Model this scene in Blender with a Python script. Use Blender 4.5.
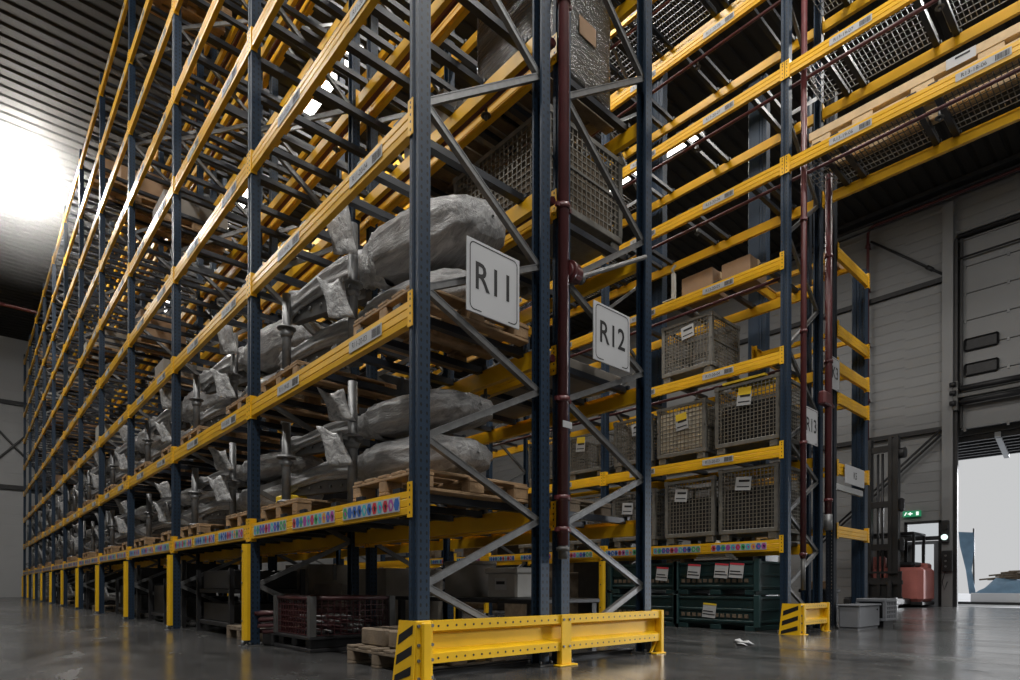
import bpy, math, random
from mathutils import Matrix, Vector
for _o in list(bpy.data.objects):
    bpy.data.objects.remove(_o)
C = bpy.context.scene
COL = C.collection
random.seed(11)
PI = math.pi

# ------------------------------------------------------------------ camera
F_PX, YAW, ROLL, CY, HC = 607.0, 0.735, 0.002, 585.9, 0.596
fw = Vector((math.sin(YAW), math.cos(YAW), 0))
rt = Vector((math.cos(YAW), -math.sin(YAW), 0))
up = Vector((0, 0, 1))
r2 = rt * math.cos(ROLL) + up * math.sin(ROLL)
u2 = up * math.cos(ROLL) - rt * math.sin(ROLL)
cd = bpy.data.cameras.new('camera')
cam = bpy.data.objects.new('camera', cd)
COL.objects.link(cam)
M = Matrix.Identity(4)
for i in range(3):
    M[i][0], M[i][1], M[i][2] = r2[i], u2[i], -fw[i]
M[2][3] = HC
cam.matrix_world = M
cd.sensor_fit = 'HORIZONTAL'
cd.sensor_width = 36.0
cd.lens = F_PX / 1020 * 36.0
cd.shift_y = (CY - 340) / 1020
cd.clip_start, cd.clip_end = 0.05, 300
C.camera = cam

# ------------------------------------------------------------------ world, exposure, large lights
w = bpy.data.worlds.new('world')
C.world = w
w.use_nodes = True
w.node_tree.nodes['Background'].inputs[0].default_value = (0.98, 0.99, 1.0, 1)
w.node_tree.nodes['Background'].inputs[1].default_value = 0.52
C.view_settings.view_transform = 'Standard'
C.view_settings.look = 'None'
C.view_settings.gamma = 1.0
C.view_settings.use_curve_mapping = False
C.view_settings.exposure = 0.16
cy = C.cycles
cy.use_denoising = True
cy.use_adaptive_sampling = True
cy.adaptive_threshold = 0.02
cy.max_bounces = 5
cy.diffuse_bounces = 3
cy.glossy_bounces = 3
cy.transmission_bounces = 3
cy.transparent_max_bounces = 8
cy.volume_bounces = 0
cy.caustics_reflective = False
cy.caustics_refractive = False
cy.sample_clamp_indirect = 4.0

def area(name, loc, sx, sy, power, color=(1, 1, 1), aim=(0, 0, -1)):
    l = bpy.data.lights.new(name, 'AREA')
    l.shape = 'RECTANGLE'
    l.size, l.size_y = sx, sy
    l.energy = power
    l.color = color
    o = bpy.data.objects.new(name, l)
    o.location = loc
    o.rotation_euler = Vector(aim).to_track_quat('-Z', 'Y').to_euler()
    COL.objects.link(o)
    return o
# rows of ceiling lamps in the building's aisles plus added lamps behind the camera for end faces (luminaires built below)
LAMP_ROWS = [(-1.6, (-5.0, 1.5, 7.5, 13.5, 20.5, 27.5), 420), (6.1, (-5.0, 1.0, 7.0, 13.0, 19.0, 27.0), 330), (13.6, (1.0, 9.5, 17.0, 25.0), 240)]
CEIL = 12.55
for lx, lys, lp in LAMP_ROWS:
    for ly in lys:
        area('lamp_light', (lx, ly, CEIL - 0.72), 0.3, 3.0, lp * (0.5 if ly > 10 else 1.15 if ly < 0 else 1.0), (1.0, 0.97, 0.92))
DOOR_Y0, DOOR_Y1, DOOR_Z = -7.0, 4.5, 5.25  # opening widened out of view so sun reaches the aisle floor
# hazy low sun that reaches in through the open dock door in the side wall
sl = bpy.data.lights.new('sun', 'SUN')
sl.energy, sl.angle, sl.color = 5.0, math.radians(8), (0.95, 0.97, 1.0)
so = bpy.data.objects.new('sun', sl)
so.rotation_euler = Vector((-0.90, 0.38, -0.25)).to_track_quat('-Z', 'Y').to_euler()
COL.objects.link(so)
# the floodlight high at the far end of the open aisle
FLOOD = (1.17, 21.2, 11.95)
fl = bpy.data.lights.new('flood_light', 'POINT')
fl.shadow_soft_size, fl.energy, fl.color = 0.3, 430, (1.0, 0.96, 0.9)
fo = bpy.data.objects.new('flood_light', fl)
fo.location = (FLOOD[0], FLOOD[1] - 0.35, FLOOD[2] - 0.55)
COL.objects.link(fo)

# ------------------------------------------------------------------ materials
def nodes_of(name):
    m = bpy.data.materials.new(name)
    m.use_nodes = True
    nt = m.node_tree
    return m, nt, nt.nodes['Principled BSDF']

def mat(name, col, rough=0.5, metal=0.0, var=0.12, scale=6.0, bump=0.0, bscale=40.0, spec=0.5):
    m, nt, b = nodes_of(name)
    tc = nt.nodes.new('ShaderNodeTexCoord')
    nz = nt.nodes.new('ShaderNodeTexNoise')
    nz.inputs['Scale'].default_value = scale
    nz.inputs['Detail'].default_value = 5
    nt.links.new(tc.outputs['Object'], nz.inputs['Vector'])
    r = nt.nodes.new('ShaderNodeValToRGB')
    r.color_ramp.elements[0].position = 0.3
    r.color_ramp.elements[1].position = 0.7
    r.color_ramp.elements[0].color = tuple(c * (1 - var) for c in col) + (1,)
    r.color_ramp.elements[1].color = tuple(min(1, c * (1 + var)) for c in col) + (1,)
    nt.links.new(nz.outputs['Fac'], r.inputs['Fac'])
    nt.links.new(r.outputs['Color'], b.inputs['Base Color'])
    b.inputs['Roughness'].default_value = rough
    b.inputs['Metallic'].default_value = metal
    b.inputs['Specular IOR Level'].default_value = spec
    if bump:
        n2 = nt.nodes.new('ShaderNodeTexNoise')
        n2.inputs['Scale'].default_value = bscale
        n2.inputs['Detail'].default_value = 4
        nt.links.new(tc.outputs['Object'], n2.inputs['Vector'])
        bp = nt.nodes.new('ShaderNodeBump')
        bp.inputs['Strength'].default_value = bump
        bp.inputs['Distance'].default_value = 0.02
        nt.links.new(n2.outputs['Fac'], bp.inputs['Height'])
        nt.links.new(bp.outputs['Normal'], b.inputs['Normal'])
    return m

def emit(name, col, s):
    m, nt, b = nodes_of(name)
    b.inputs['Base Color'].default_value = col + (1,)
    b.inputs['Emission Color'].default_value = col + (1,)
    b.inputs['Emission Strength'].default_value = s
    return m

def mth(nt, op, a, b=None, c=None):
    n = nt.nodes.new('ShaderNodeMath')
    n.operation = op
    for i, v in enumerate((a, b, c)):
        if v is None:
            continue
        if isinstance(v, (int, float)):
            n.inputs[i].default_value = v
        else:
            nt.links.new(v, n.inputs[i])
    return n.outputs[0]

def perforated(name, col, hole=None):
    """paint with two columns of punched slots on every face (object space, 5 cm pitch)"""
    m, nt, b = nodes_of(name)
    tc = nt.nodes.new('ShaderNodeTexCoord')
    sp = nt.nodes.new('ShaderNodeSeparateXYZ')
    nt.links.new(tc.outputs['Object'], sp.inputs[0])
    sn = nt.nodes.new('ShaderNodeSeparateXYZ')
    nt.links.new(tc.outputs['Normal'], sn.inputs[0])
    isx = mth(nt, 'GREATER_THAN', mth(nt, 'ABSOLUTE', sn.outputs[0]), 0.6)
    mx = nt.nodes.new('ShaderNodeMix')
    nt.links.new(isx, mx.inputs[0])
    nt.links.new(sp.outputs[0], mx.inputs[2])
    nt.links.new(sp.outputs[1], mx.inputs[3])
    u = mth(nt, 'SUBTRACT', mth(nt, 'ABSOLUTE', mx.outputs[0]), 0.022)
    zz = mth(nt, 'MULTIPLY', mth(nt, 'SUBTRACT', mth(nt, 'FRACT', mth(nt, 'MULTIPLY', sp.outputs[2], 20.0)), 0.5), 0.05)
    d = mth(nt, 'ADD', mth(nt, 'MULTIPLY', u, u), mth(nt, 'MULTIPLY', mth(nt, 'MULTIPLY', zz, zz), 0.35))
    hm = mth(nt, 'LESS_THAN', d, 0.0075 ** 2)
    nz = nt.nodes.new('ShaderNodeTexNoise')
    nz.inputs['Scale'].default_value = 5
    nt.links.new(tc.outputs['Object'], nz.inputs['Vector'])
    r = nt.nodes.new('ShaderNodeValToRGB')
    r.color_ramp.elements[0].color = tuple(c * 0.85 for c in col) + (1,)
    r.color_ramp.elements[1].color = tuple(c * 1.15 for c in col) + (1,)
    nt.links.new(nz.outputs['Fac'], r.inputs['Fac'])
    b.inputs['Roughness'].default_value = 0.5
    b.inputs['Specular IOR Level'].default_value = 0.3
    if hole is None:                      # real see-through slots
        nt.links.new(r.outputs['Color'], b.inputs['Base Color'])
        nt.links.new(mth(nt, 'SUBTRACT', 1.0, hm), b.inputs['Alpha'])
    else:
        m2 = nt.nodes.new('ShaderNodeMix')
        m2.data_type = 'RGBA'
        nt.links.new(hm, m2.inputs[0])
        nt.links.new(r.outputs['Color'], m2.inputs[6])
        m2.inputs[7].default_value = hole + (1,)
        nt.links.new(m2.outputs[2], b.inputs['Base Color'])
    return m

MT = {}
MT['upright'] = perforated('navy upright paint', (0.012, 0.028, 0.054), (0.004, 0.005, 0.007))
MT['upright_black'] = perforated('black upright paint', (0.012, 0.016, 0.024), None)
MT['upright_blue'] = perforated('blue upright paint', (0.018, 0.036, 0.066), (0.006, 0.008, 0.012))
MT['navy'] = mat('navy steel paint', (0.012, 0.016, 0.024), 0.4)
MT['yellow'] = mat('yellow beam paint', (0.80, 0.44, 0.010), 0.36, 0, 0.10, 3.0)
MT['yellow_guard'] = mat('yellow guard paint', (0.78, 0.46, 0.008), 0.38, 0, 0.08, 4.0)
MT['galv'] = mat('galvanised steel', (0.18, 0.183, 0.186), 0.45, 0.6, 0.15, 20)
MT['steel'] = mat('dull steel', (0.10, 0.10, 0.098), 0.5, 0.35, 0.15, 14)
MT['cage'] = mat('cage steel', (0.15, 0.145, 0.13), 0.55, 0.3, 0.2, 12)
MT['wire'] = mat('cage wire', (0.20, 0.185, 0.155), 0.5, 0.35, 0.2, 12)
MT['dark'] = mat('dark steel', (0.018, 0.018, 0.02), 0.5, 0.2, 0.3, 8)
MT['black'] = mat('black paint', (0.006, 0.006, 0.007), 0.45)
MT['wood'] = mat('pallet wood', (0.34, 0.22, 0.12), 0.8, 0, 0.3, 9, 0.3, 60)
MT['wood_dark'] = mat('weathered wood', (0.17, 0.13, 0.09), 0.85, 0, 0.3, 9, 0.3, 60)
MT['wood_light'] = mat('pale timber', (0.62, 0.46, 0.27), 0.75, 0, 0.15, 7, 0.2, 60)
MT['carton'] = mat('brown carton', (0.30, 0.19, 0.11), 0.85, 0, 0.12, 5)
MT['grey_carton'] = mat('grey board', (0.22, 0.20, 0.175), 0.85, 0, 0.15, 4)
def film_mat(name, lo, hi, rough, bump, sc):
    m, nt, b = nodes_of(name)
    tc = nt.nodes.new('ShaderNodeTexCoord')
    mp = nt.nodes.new('ShaderNodeMapping'); mp.inputs['Scale'].default_value = sc
    nt.links.new(tc.outputs['Object'], mp.inputs['Vector'])
    n1 = nt.nodes.new('ShaderNodeTexNoise'); n1.inputs['Scale'].default_value = 1.0; n1.inputs['Detail'].default_value = 7; n1.inputs['Roughness'].default_value = 0.65; n1.inputs['Distortion'].default_value = 0.6
    nt.links.new(mp.outputs['Vector'], n1.inputs['Vector'])
    r = nt.nodes.new('ShaderNodeValToRGB')
    r.color_ramp.elements[0].position, r.color_ramp.elements[1].position = 0.35, 0.68
    r.color_ramp.elements[0].color = (lo, lo * 1.01, lo * 1.02, 1); r.color_ramp.elements[1].color = (hi, hi, hi * 1.01, 1)
    nt.links.new(n1.outputs['Fac'], r.inputs['Fac']); nt.links.new(r.outputs['Color'], b.inputs['Base Color'])
    b.inputs['Roughness'].default_value = rough
    b.inputs['Specular IOR Level'].default_value = 0.7
    bp = nt.nodes.new('ShaderNodeBump'); bp.inputs['Strength'].default_value = bump; bp.inputs['Distance'].default_value = 0.03
    nt.links.new(n1.outputs['Fac'], bp.inputs['Height']); nt.links.new(bp.outputs['Normal'], b.inputs['Normal'])
    return m
MT['film'] = film_mat('grey plastic film', 0.20, 0.46, 0.30, 0.7, (22, 2.2, 22))
MT['film_pale'] = film_mat('crumpled plastic film', 0.22, 0.55, 0.28, 1.0, (16, 9, 16))
MT['red'] = mat('dark red pipe paint', (0.085, 0.018, 0.020), 0.38, 0, 0.15, 9)
MT['red_truck'] = mat('faded red truck paint', (0.45, 0.15, 0.13), 0.45, 0, 0.1, 3)
MT['red_dark'] = mat('red mesh paint', (0.05, 0.010, 0.012), 0.5, 0, 0.2, 9)
MT['sign'] = mat('sign plate grey white', (0.46, 0.47, 0.49), 0.45, 0, 0.03, 3)
MT['white'] = mat('white label', (0.40, 0.41, 0.42), 0.6, 0, 0.04, 9)
MT['ink'] = mat('black ink', (0.008, 0.008, 0.01), 0.6)
MT['teal'] = mat('dark green crate paint', (0.012, 0.040, 0.042), 0.5, 0, 0.25, 6)
MT['pvc'] = mat('pale plastic crate', (0.36, 0.35, 0.32), 0.5, 0, 0.1, 6)
MT['grey_box'] = mat('grey cabinet paint', (0.17, 0.18, 0.20), 0.45, 0, 0.08, 4)
MT['conc'] = mat('concrete block', (0.30, 0.28, 0.25), 0.9, 0, 0.15, 6)
MT['bl_fabric'] = mat('blue tarpaulin', (0.16, 0.27, 0.38), 0.6, 0, 0.2, 3)
MT['snow'] = mat('pale yard concrete', (0.62, 0.63, 0.65), 0.9, 0, 0.05, 0.6)
MT['pale_goods'] = mat('pale packed goods', (0.60, 0.55, 0.45), 0.7, 0, 0.15, 14)
MT['tag_yellow'] = mat('yellow tag', (0.72, 0.50, 0.02), 0.6)
for nm, c in (('c_red', (0.5, 0.03, 0.05)), ('c_blue', (0.03, 0.12, 0.42)), ('c_green', (0.05, 0.33, 0.12)), ('c_cyan', (0.05, 0.40, 0.48)), ('c_mag', (0.35, 0.06, 0.30)), ('c_amber', (0.65, 0.32, 0.03))):
    MT[nm] = mat('label ' + nm[2:], c, 0.6)
MT['tube'] = emit('lit lamp diffuser', (1.0, 0.97, 0.92), 6.0)
MT['flood'] = emit('lit floodlight glass', (1.0, 0.96, 0.9), 320.0)
MT['exit_green'] = emit('lit exit sign green', (0.02, 0.22, 0.10), 0.6)
MT['exit_white'] = emit('lit exit sign white', (0.8, 0.9, 0.85), 0.9)
MT['signal'] = emit('signal lamp', (0.7, 0.9, 0.85), 1.2)
m, nt, b = nodes_of('window glass')
b.inputs['Base Color'].default_value = (0.9, 0.93, 0.95, 1)
b.inputs['Roughness'].default_value = 0.05
b.inputs['Transmission Weight'].default_value = 1.0
b.inputs['IOR'].default_value = 1.05
MT['glass'] = m
# polished dark concrete floor: mottled, worn gloss
m, nt, b = nodes_of('polished concrete floor')
tc = nt.nodes.new('ShaderNodeTexCoord')
def nzn(scale, det, dist=0.0, vec=None, rough=0.6):
    n = nt.nodes.new('ShaderNodeTexNoise')
    n.inputs['Scale'].default_value = scale; n.inputs['Detail'].default_value = det; n.inputs['Distortion'].default_value = dist; n.inputs['Roughness'].default_value = rough
    nt.links.new(vec or tc.outputs['Object'], n.inputs['Vector'])
    return n.outputs['Fac']
def ramp(fac, stops):
    r = nt.nodes.new('ShaderNodeValToRGB')
    while len(r.color_ramp.elements) < len(stops):
        r.color_ramp.elements.new(0.5)
    for e, (p, c) in zip(r.color_ramp.elements, stops):
        e.position = p; e.color = (c, c, c * 1.005, 1)
    nt.links.new(fac, r.inputs['Fac'])
    return r.outputs['Color']
mpf = nt.nodes.new('ShaderNodeMapping'); mpf.inputs['Scale'].default_value = (1.0, 0.38, 1.0); mpf.inputs['Rotation'].default_value = (0, 0, 0.5)
nt.links.new(tc.outputs['Object'], mpf.inputs['Vector'])
big = nzn(0.9, 9, 0.8, mpf.outputs['Vector'], 0.66)
fine = nzn(5.0, 6, 0.3)
base = ramp(mth(nt, 'ADD', mth(nt, 'MULTIPLY', big, 0.72), mth(nt, 'MULTIPLY', fine, 0.28)), [(0.36, 0.020), (0.47, 0.050), (0.58, 0.080), (0.72, 0.115)])
nt.links.new(base, b.inputs['Base Color'])
nt.links.new(ramp(nzn(1.6, 8, 1.0, mpf.outputs['Vector'], 0.7), [(0.30, 0.13), (0.50, 0.20), (0.72, 0.34)]), b.inputs['Roughness'])
b.inputs['Specular IOR Level'].default_value = 0.75
MT['floor'] = m
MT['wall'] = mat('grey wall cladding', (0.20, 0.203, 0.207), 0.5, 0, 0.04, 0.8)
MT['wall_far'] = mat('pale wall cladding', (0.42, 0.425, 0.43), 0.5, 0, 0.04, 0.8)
MT['ceil'] = mat('trapezoid roof sheet', (0.042, 0.040, 0.037), 0.75, 0.0, 0.06, 0.7, 0, 40, 0.15)
MT['doorpanel'] = mat('dock door panel', (0.19, 0.193, 0.197), 0.5, 0, 0.04, 0.6)

# ------------------------------------------------------------------ mesh builder
class MB:
    def __init__(s):
        s.v, s.f, s.m, s.sm = [], [], [], []
        s.cur = 0
        s.smooth = False
    def add(s, vs, fs, mi=None, smooth=None):
        o = len(s.v)
        s.v += [tuple(p) for p in vs]
        for f in fs:
            s.f.append(tuple(i + o for i in f))
            s.m.append(s.cur if mi is None else mi)
            s.sm.append(s.smooth if smooth is None else smooth)
        return s
    def box(s, x0, x1, y0, y1, z0, z1, mi=None):
        return s.add([(x0, y0, z0), (x1, y0, z0), (x1, y1, z0), (x0, y1, z0), (x0, y0, z1), (x1, y0, z1), (x1, y1, z1), (x0, y1, z1)],
                     [(0, 3, 2, 1), (4, 5, 6, 7), (0, 1, 5, 4), (1, 2, 6, 5), (2, 3, 7, 6), (3, 0, 4, 7)], mi)
    def cbox(s, x0, x1, y0, y1, z0, z1, c=0.01, mi=None):
        """box with chamfered vertical and top/bottom edges"""
        def ring(i, z):
            a0, a1, b0, b1 = x0 + i, x1 - i, y0 + i, y1 - i
            k = max(c - i, 0) + 0.4 * c
            return [(a0 + k, b0, z), (a1 - k, b0, z), (a1, b0 + k, z), (a1, b1 - k, z), (a1 - k, b1, z), (a0 + k, b1, z), (a0, b1 - k, z), (a0, b0 + k, z)]
        rs = [ring(c, z0), ring(0, z0 + c), ring(0, z1 - c), ring(c, z1)]
        vs = [p for q in rs for p in q]
        fs = [tuple(range(7, -1, -1)), tuple(range(24, 32))]
        for j in range(3):
            for i in range(8):
                n = (i + 1) % 8
                fs.append((j * 8 + i, j * 8 + n, j * 8 + 8 + n, j * 8 + 8 + i))
        return s.add(vs, fs, mi)
    def bar(s, p, q, wd, ht, upv=(0, 0, 1), mi=None):
        """rectangular bar from p to q, wd across, ht along upv"""
        p, q = Vector(p), Vector(q)
        d = (q - p).normalized()
        u = Vector(upv)
        sd = d.cross(u)
        if sd.length < 1e-4:
            sd = d.cross(Vector((1, 0, 0)))
        sd.normalize()
        u = sd.cross(d)
        a, b = sd * wd / 2, u * ht / 2
        vs = [p - a - b, p + a - b, p + a + b, p - a + b, q - a - b, q + a - b, q + a + b, q - a + b]
        return s.add(vs, [(0, 1, 2, 3), (7, 6, 5, 4), (0, 4, 5, 1), (1, 5, 6, 2), (2, 6, 7, 3), (3, 7, 4, 0)], mi)
    def tube(s, pts, r, n=8, mi=None, caps=True, smooth=True):
        pts = [Vector(p) for p in pts]
        rs = r if isinstance(r, (list, tuple)) else [r] * len(pts)
        vs = []
        ref = None
        for i, p in enumerate(pts):
            d = ((pts[min(i + 1, len(pts) - 1)]) - pts[max(i - 1, 0)]).normalized()
            if ref is None:
                ref = d.orthogonal().normalized()
            a = (ref - d * ref.dot(d))
            a = a.normalized() if a.length > 1e-5 else d.orthogonal().normalized()
            ref = a
            b = d.cross(a)
            vs += [p + (a * math.cos(2 * PI * j / n) + b * math.sin(2 * PI * j / n)) * rs[i] for j in range(n)]
        fs = []
        for i in range(len(pts) - 1):
            for j in range(n):
                k = (j + 1) % n
                fs.append((i * n + j, i * n + k, i * n + n + k, i * n + n + j))
        s.add(vs, fs, mi, smooth)
        if caps:
            o = len(s.v) - len(vs)
            for f in (tuple(range(n - 1, -1, -1)), tuple(range((len(pts) - 1) * n, len(pts) * n))):
                s.f.append(tuple(i + o for i in f)); s.m.append(s.cur if mi is None else mi); s.sm.append(False)
        return s
    def prism(s, poly, axis, a, b, mi=None):
        """extrude polygon (list of 2-tuples) along axis 'x','y' or 'z' from a to b"""
        def P(u, v, t):
            return {'x': (t, u, v), 'y': (u, t, v), 'z': (u, v, t)}[axis]
        n = len(poly)
        vs = [P(u, v, a) for u, v in poly] + [P(u, v, b) for u, v in poly]
        fs = [tuple(range(n - 1, -1, -1)), tuple(range(n, 2 * n))] + [(i, (i + 1) % n, n + (i + 1) % n, n + i) for i in range(n)]
        return s.add(vs, fs, mi)
    def mesh(s, name, mats):
        me = bpy.data.meshes.new(name)
        me.from_pydata(s.v, [], s.f)
        for x in (mats if isinstance(mats, (list, tuple)) else [mats]):
            me.materials.append(MT[x] if isinstance(x, str) else x)
        me.polygons.foreach_set('material_index', s.m)
        me.polygons.foreach_set('use_smooth', s.sm)
        me.update()
        return me

CACHE = {}
def cached(key, fn):
    if key not in CACHE:
        CACHE[key] = fn()
    return CACHE[key]
def put(name, me, parent=None, loc=(0, 0, 0), rot=(0, 0, 0), scale=None):
    o = bpy.data.objects.new(name, me)
    COL.objects.link(o)
    o.location = loc
    o.rotation_euler = rot
    if scale:
        o.scale = scale
    if parent is not None:
        o.parent = parent
    return o
def tag(o, label, cat, group=None, kind=None):
    o['label'] = label
    o['category'] = cat
    if group:
        o['group'] = group
    o['kind'] = kind or 'thing'
    return o
def thing(name, label, cat, loc=(0, 0, 0), rz=0, group=None):
    return tag(put(name, None, None, loc, (0, 0, rz)), label, cat, group)
def struct(name, me, label=None):
    o = put(name, me)
    o['kind'] = 'structure'
    if label:
        o['label'] = label
        o['category'] = name.split('_')[0]
    return o
ORD = ['first', 'second', 'third', 'fourth', 'fifth', 'sixth', 'seventh', 'eighth', 'ninth', 'tenth', 'eleventh', 'twelfth']

def text_mesh(s, size):
    def mk():
        cu = bpy.data.curves.new('txt', 'FONT')
        cu.body = s
        cu.size = size
        cu.align_x, cu.align_y = 'CENTER', 'CENTER'
        cu.resolution_u = 3
        cu.offset = 0.012 * size if size > 0.1 else 0.0
        o = bpy.data.objects.new('txt', cu)
        COL.objects.link(o)
        dg = bpy.context.evaluated_depsgraph_get()
        me = bpy.data.meshes.new_from_object(o.evaluated_get(dg))
        vs = [tuple(v.co) for v in me.vertices]
        fs = [tuple(p.vertices) for p in me.polygons]
        bpy.data.objects.remove(o)
        bpy.data.meshes.remove(me)
        return vs, fs
    return cached(('txt', s, size), mk)
def add_text(mb, s, size, fn, mi):
    """text through fn(u, v) -> 3-D point"""
    vs, fs = text_mesh(s, size)
    mb.add([fn(p[0], p[1]) for p in vs], fs, mi)

# ------------------------------------------------------------------ setting
mb = MB(); mb.box(-14, 22.2, -9, 38.2, -0.2, 0)
struct('floor', mb.mesh('floor', 'floor'))
# ceiling: trapezoid sheet, ribs along X
mb = MB()
y = -9.0
prof = []
while y < 38.2:
    prof += [(y, CEIL), (y + 0.22, CEIL), (y + 0.24, CEIL + 0.05), (y + 0.33, CEIL + 0.05)]
    y += 0.35
prof = [(a, b) for a, b in prof]
n = len(prof)
mb.add([(-14, a, b) for a, b in prof] + [(22.2, a, b) for a, b in prof], [(i, i + 1, n + i + 1, n + i) for i in range(n - 1)])
struct('ceiling', mb.mesh('ceiling', 'ceil'))
def clad(mb, axis, at, inward, a0, a1, z0, z1, pitch=0.3, d=0.012, groove=0.03):
    """horizontal ribbed cladding on plane axis=at; a0..a1 along the other axis"""
    z = z0
    prof = []
    while z < z1 - 1e-6:
        t = min(z + pitch, z1)
        prof += [(0, z), (0, max(t - groove, z)), (-d * inward, max(t - groove * 0.8, z)), (-d * inward, t)]
        z = t
    n = len(prof)
    def P(q, a):
        return (at + q[0], a, q[1]) if axis == 'x' else (a, at + q[0], q[1])
    mb.add([P(q, a0) for q in prof] + [P(q, a1) for q in prof], [(i, i + 1, n + i + 1, n + i) for i in range(n - 1)])
XW = 22.0
PD0, PD1, PDZ = 4.86, 5.84, 2.62
mb = MB()
clad(mb, 'x', XW, -1, PD1, 38.2, 0, CEIL + 0.1)
clad(mb, 'x', XW, -1, DOOR_Y1, PD0, 0, CEIL + 0.1)
clad(mb, 'x', XW, -1, PD0, PD1, PDZ, CEIL + 0.1)
clad(mb, 'x', XW, -1, DOOR_Y0, DOOR_Y1, 10.9, CEIL + 0.1)
clad(mb, 'x', XW - 0.12, -1, -3.3, -0.4, 0, 11.0)  # unseen pier added to keep the sun off the R13 end
clad(mb, 'x', XW, -1, -9, DOOR_Y0, 0, CEIL + 0.1)
mb.box(XW, XW + 0.2, DOOR_Y1 - 0.001, DOOR_Y1 + 0.001, 0, 11)
mb.box(XW, XW + 0.2, DOOR_Y0 - 0.001, DOOR_Y0 + 0.001, 0, 11)
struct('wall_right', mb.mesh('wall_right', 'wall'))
mb = MB()
clad(mb, 'y', 38.0, -1, -14, 22.2, 0, CEIL + 0.1, 0.5)
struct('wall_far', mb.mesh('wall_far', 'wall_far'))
mb = MB(); clad(mb, 'x', -14.0, 1, -9, 38.2, 0, CEIL + 0.1, 0.5)
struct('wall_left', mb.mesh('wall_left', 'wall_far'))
mb = MB(); clad(mb, 'y', -9.0, 1, -14, 22.2, 0, CEIL + 0.1, 0.5)
struct('wall_back', mb.mesh('wall_back', 'wall_far'))
# wall trim: dark rails, plinth, steel column, eaves duct
def trim(n, mb, m):
    return struct('trim_%d' % n, mb.mesh('trim', m))
mb = MB(); mb.box(XW - 0.14, XW - 0.012, 4.8, 37.9, 9.78, 9.92); trim(1, mb, 'dark')
mb = MB(); mb.box(-13.9, 21.9, 37.86, 37.985, 5.2, 5.42); trim(2, mb, 'dark')
mb = MB(); mb.box(-13.9, 21.9, 37.86, 37.985, 9.3, 9.5); trim(3, mb, 'dark')
mb = MB(); mb.box(-13.9, 21.9, 37.9, 37.985, 0, 1.5); trim(4, mb, 'wall_far')
mb = MB(); mb.tube([(0.2, 37.9, 9.3), (3.5, 37.9, 5.4)], 0.05); trim(5, mb, 'steel')
mb = MB(); mb.tube([(0.2, 37.9, 5.3), (3.5, 37.9, 9.3)], 0.05); trim(6, mb, 'steel')
mb = MB()                                              # steel H column beside the dock door
mb.box(XW - 0.22, XW - 0.195, 4.55, 4.82, 0, 12.5); mb.box(XW - 0.04, XW - 0.015, 4.55, 4.82, 0, 12.5); mb.box(XW - 0.2, XW - 0.03, 4.67, 4.70, 0, 12.5)
trim(7, mb, 'wall')
mb = MB()
mb.box(XW - 0.5, XW - 0.02, -3, 37.9, 12.38, 12.5)
for zz_, rr_ in ((12.25, 0.05), (12.05, 0.03)): mb.tube([(XW - 0.35, -3, zz_), (XW - 0.35, 37.9, zz_)], rr_)
trim(8, mb, 'dark')
mb = MB()
for a, bq in (((XW - 0.2, 6.75, 11.75), (XW - 0.2, 4.83, 9.98)), ):
    mb.tube([a, bq], 0.035)
    c_ = Vector(a).lerp(Vector(bq), 0.8); e_ = Vector(a).lerp(Vector(bq), 0.88)
    mb.tube([c_, e_], 0.06)
trim(9, mb, 'dark')
mb = MB()
for dz_ in (0, 0.16): mb.tube([(XW - 0.2, 4.85, 5.15 + dz_), (XW - 0.2, 8.6, 1.75 + dz_)], 0.035)
trim(10, mb, 'dark')
mb = MB(); mb.box(XW - 0.14, XW - 0.012, 4.8, 37.9, 5.28, 5.42); trim(11, mb, 'dark')

# ------------------------------------------------------------------ racks
W, Y0 = 2.925, 3.22
LP = 1.2
def ZL(k):            # load height of level k (0 = first)
    return 1.195 + LP * k
def upright_mesh(key, h, wy=0.10, wx=0.09, mt='upright'):
    def mk():
        x, yy, t = wx / 2, wy / 2, 0.005
        out = [(-x, -yy), (x, -yy), (x, -yy + 0.018), (x - t, -yy + 0.018), (x - t, -yy + t), (-x + t, -yy + t), (-x + t, -0.018), (-x + 0.012 + t, -0.012), (-x + 0.012 + t, 0.012), (-x + t, 0.018), (-x + t, yy - t),
               (x - t, yy - t), (x - t, yy - 0.018), (x, yy - 0.018), (x, yy), (-x, yy), (-x, 0.022), (-x + 0.012, 0.016), (-x + 0.012, -0.016), (-x, -0.022)]
        m_ = MB(); m_.prism(out, 'z', 0.012, h)
        return m_.mesh('upright', mt)
    return cached(('up', key, h, wy, wx, mt), mk)
def base_mesh():
    def mk():
        m_ = MB(); m_.cbox(-0.075, 0.075, -0.08, 0.08, 0, 0.012, 0.003)
        for a in (-0.055, 0.055):
            m_.tube([(a, 0.062, 0.012), (a, 0.062, 0.04)], 0.011, 6); m_.tube([(a, -0.062, 0.012), (a, -0.062, 0.04)], 0.011, 6)
        return m_.mesh('base_plate', 'steel')
    return cached('base', mk)
ZIG = [0.13, 0.6, 1.08, 1.54, 2.04, 2.48, 2.97, 3.65, 4.39, 5.1, 5.85, 6.6, 7.35, 8.1, 8.85, 9.6, 10.5]
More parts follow.
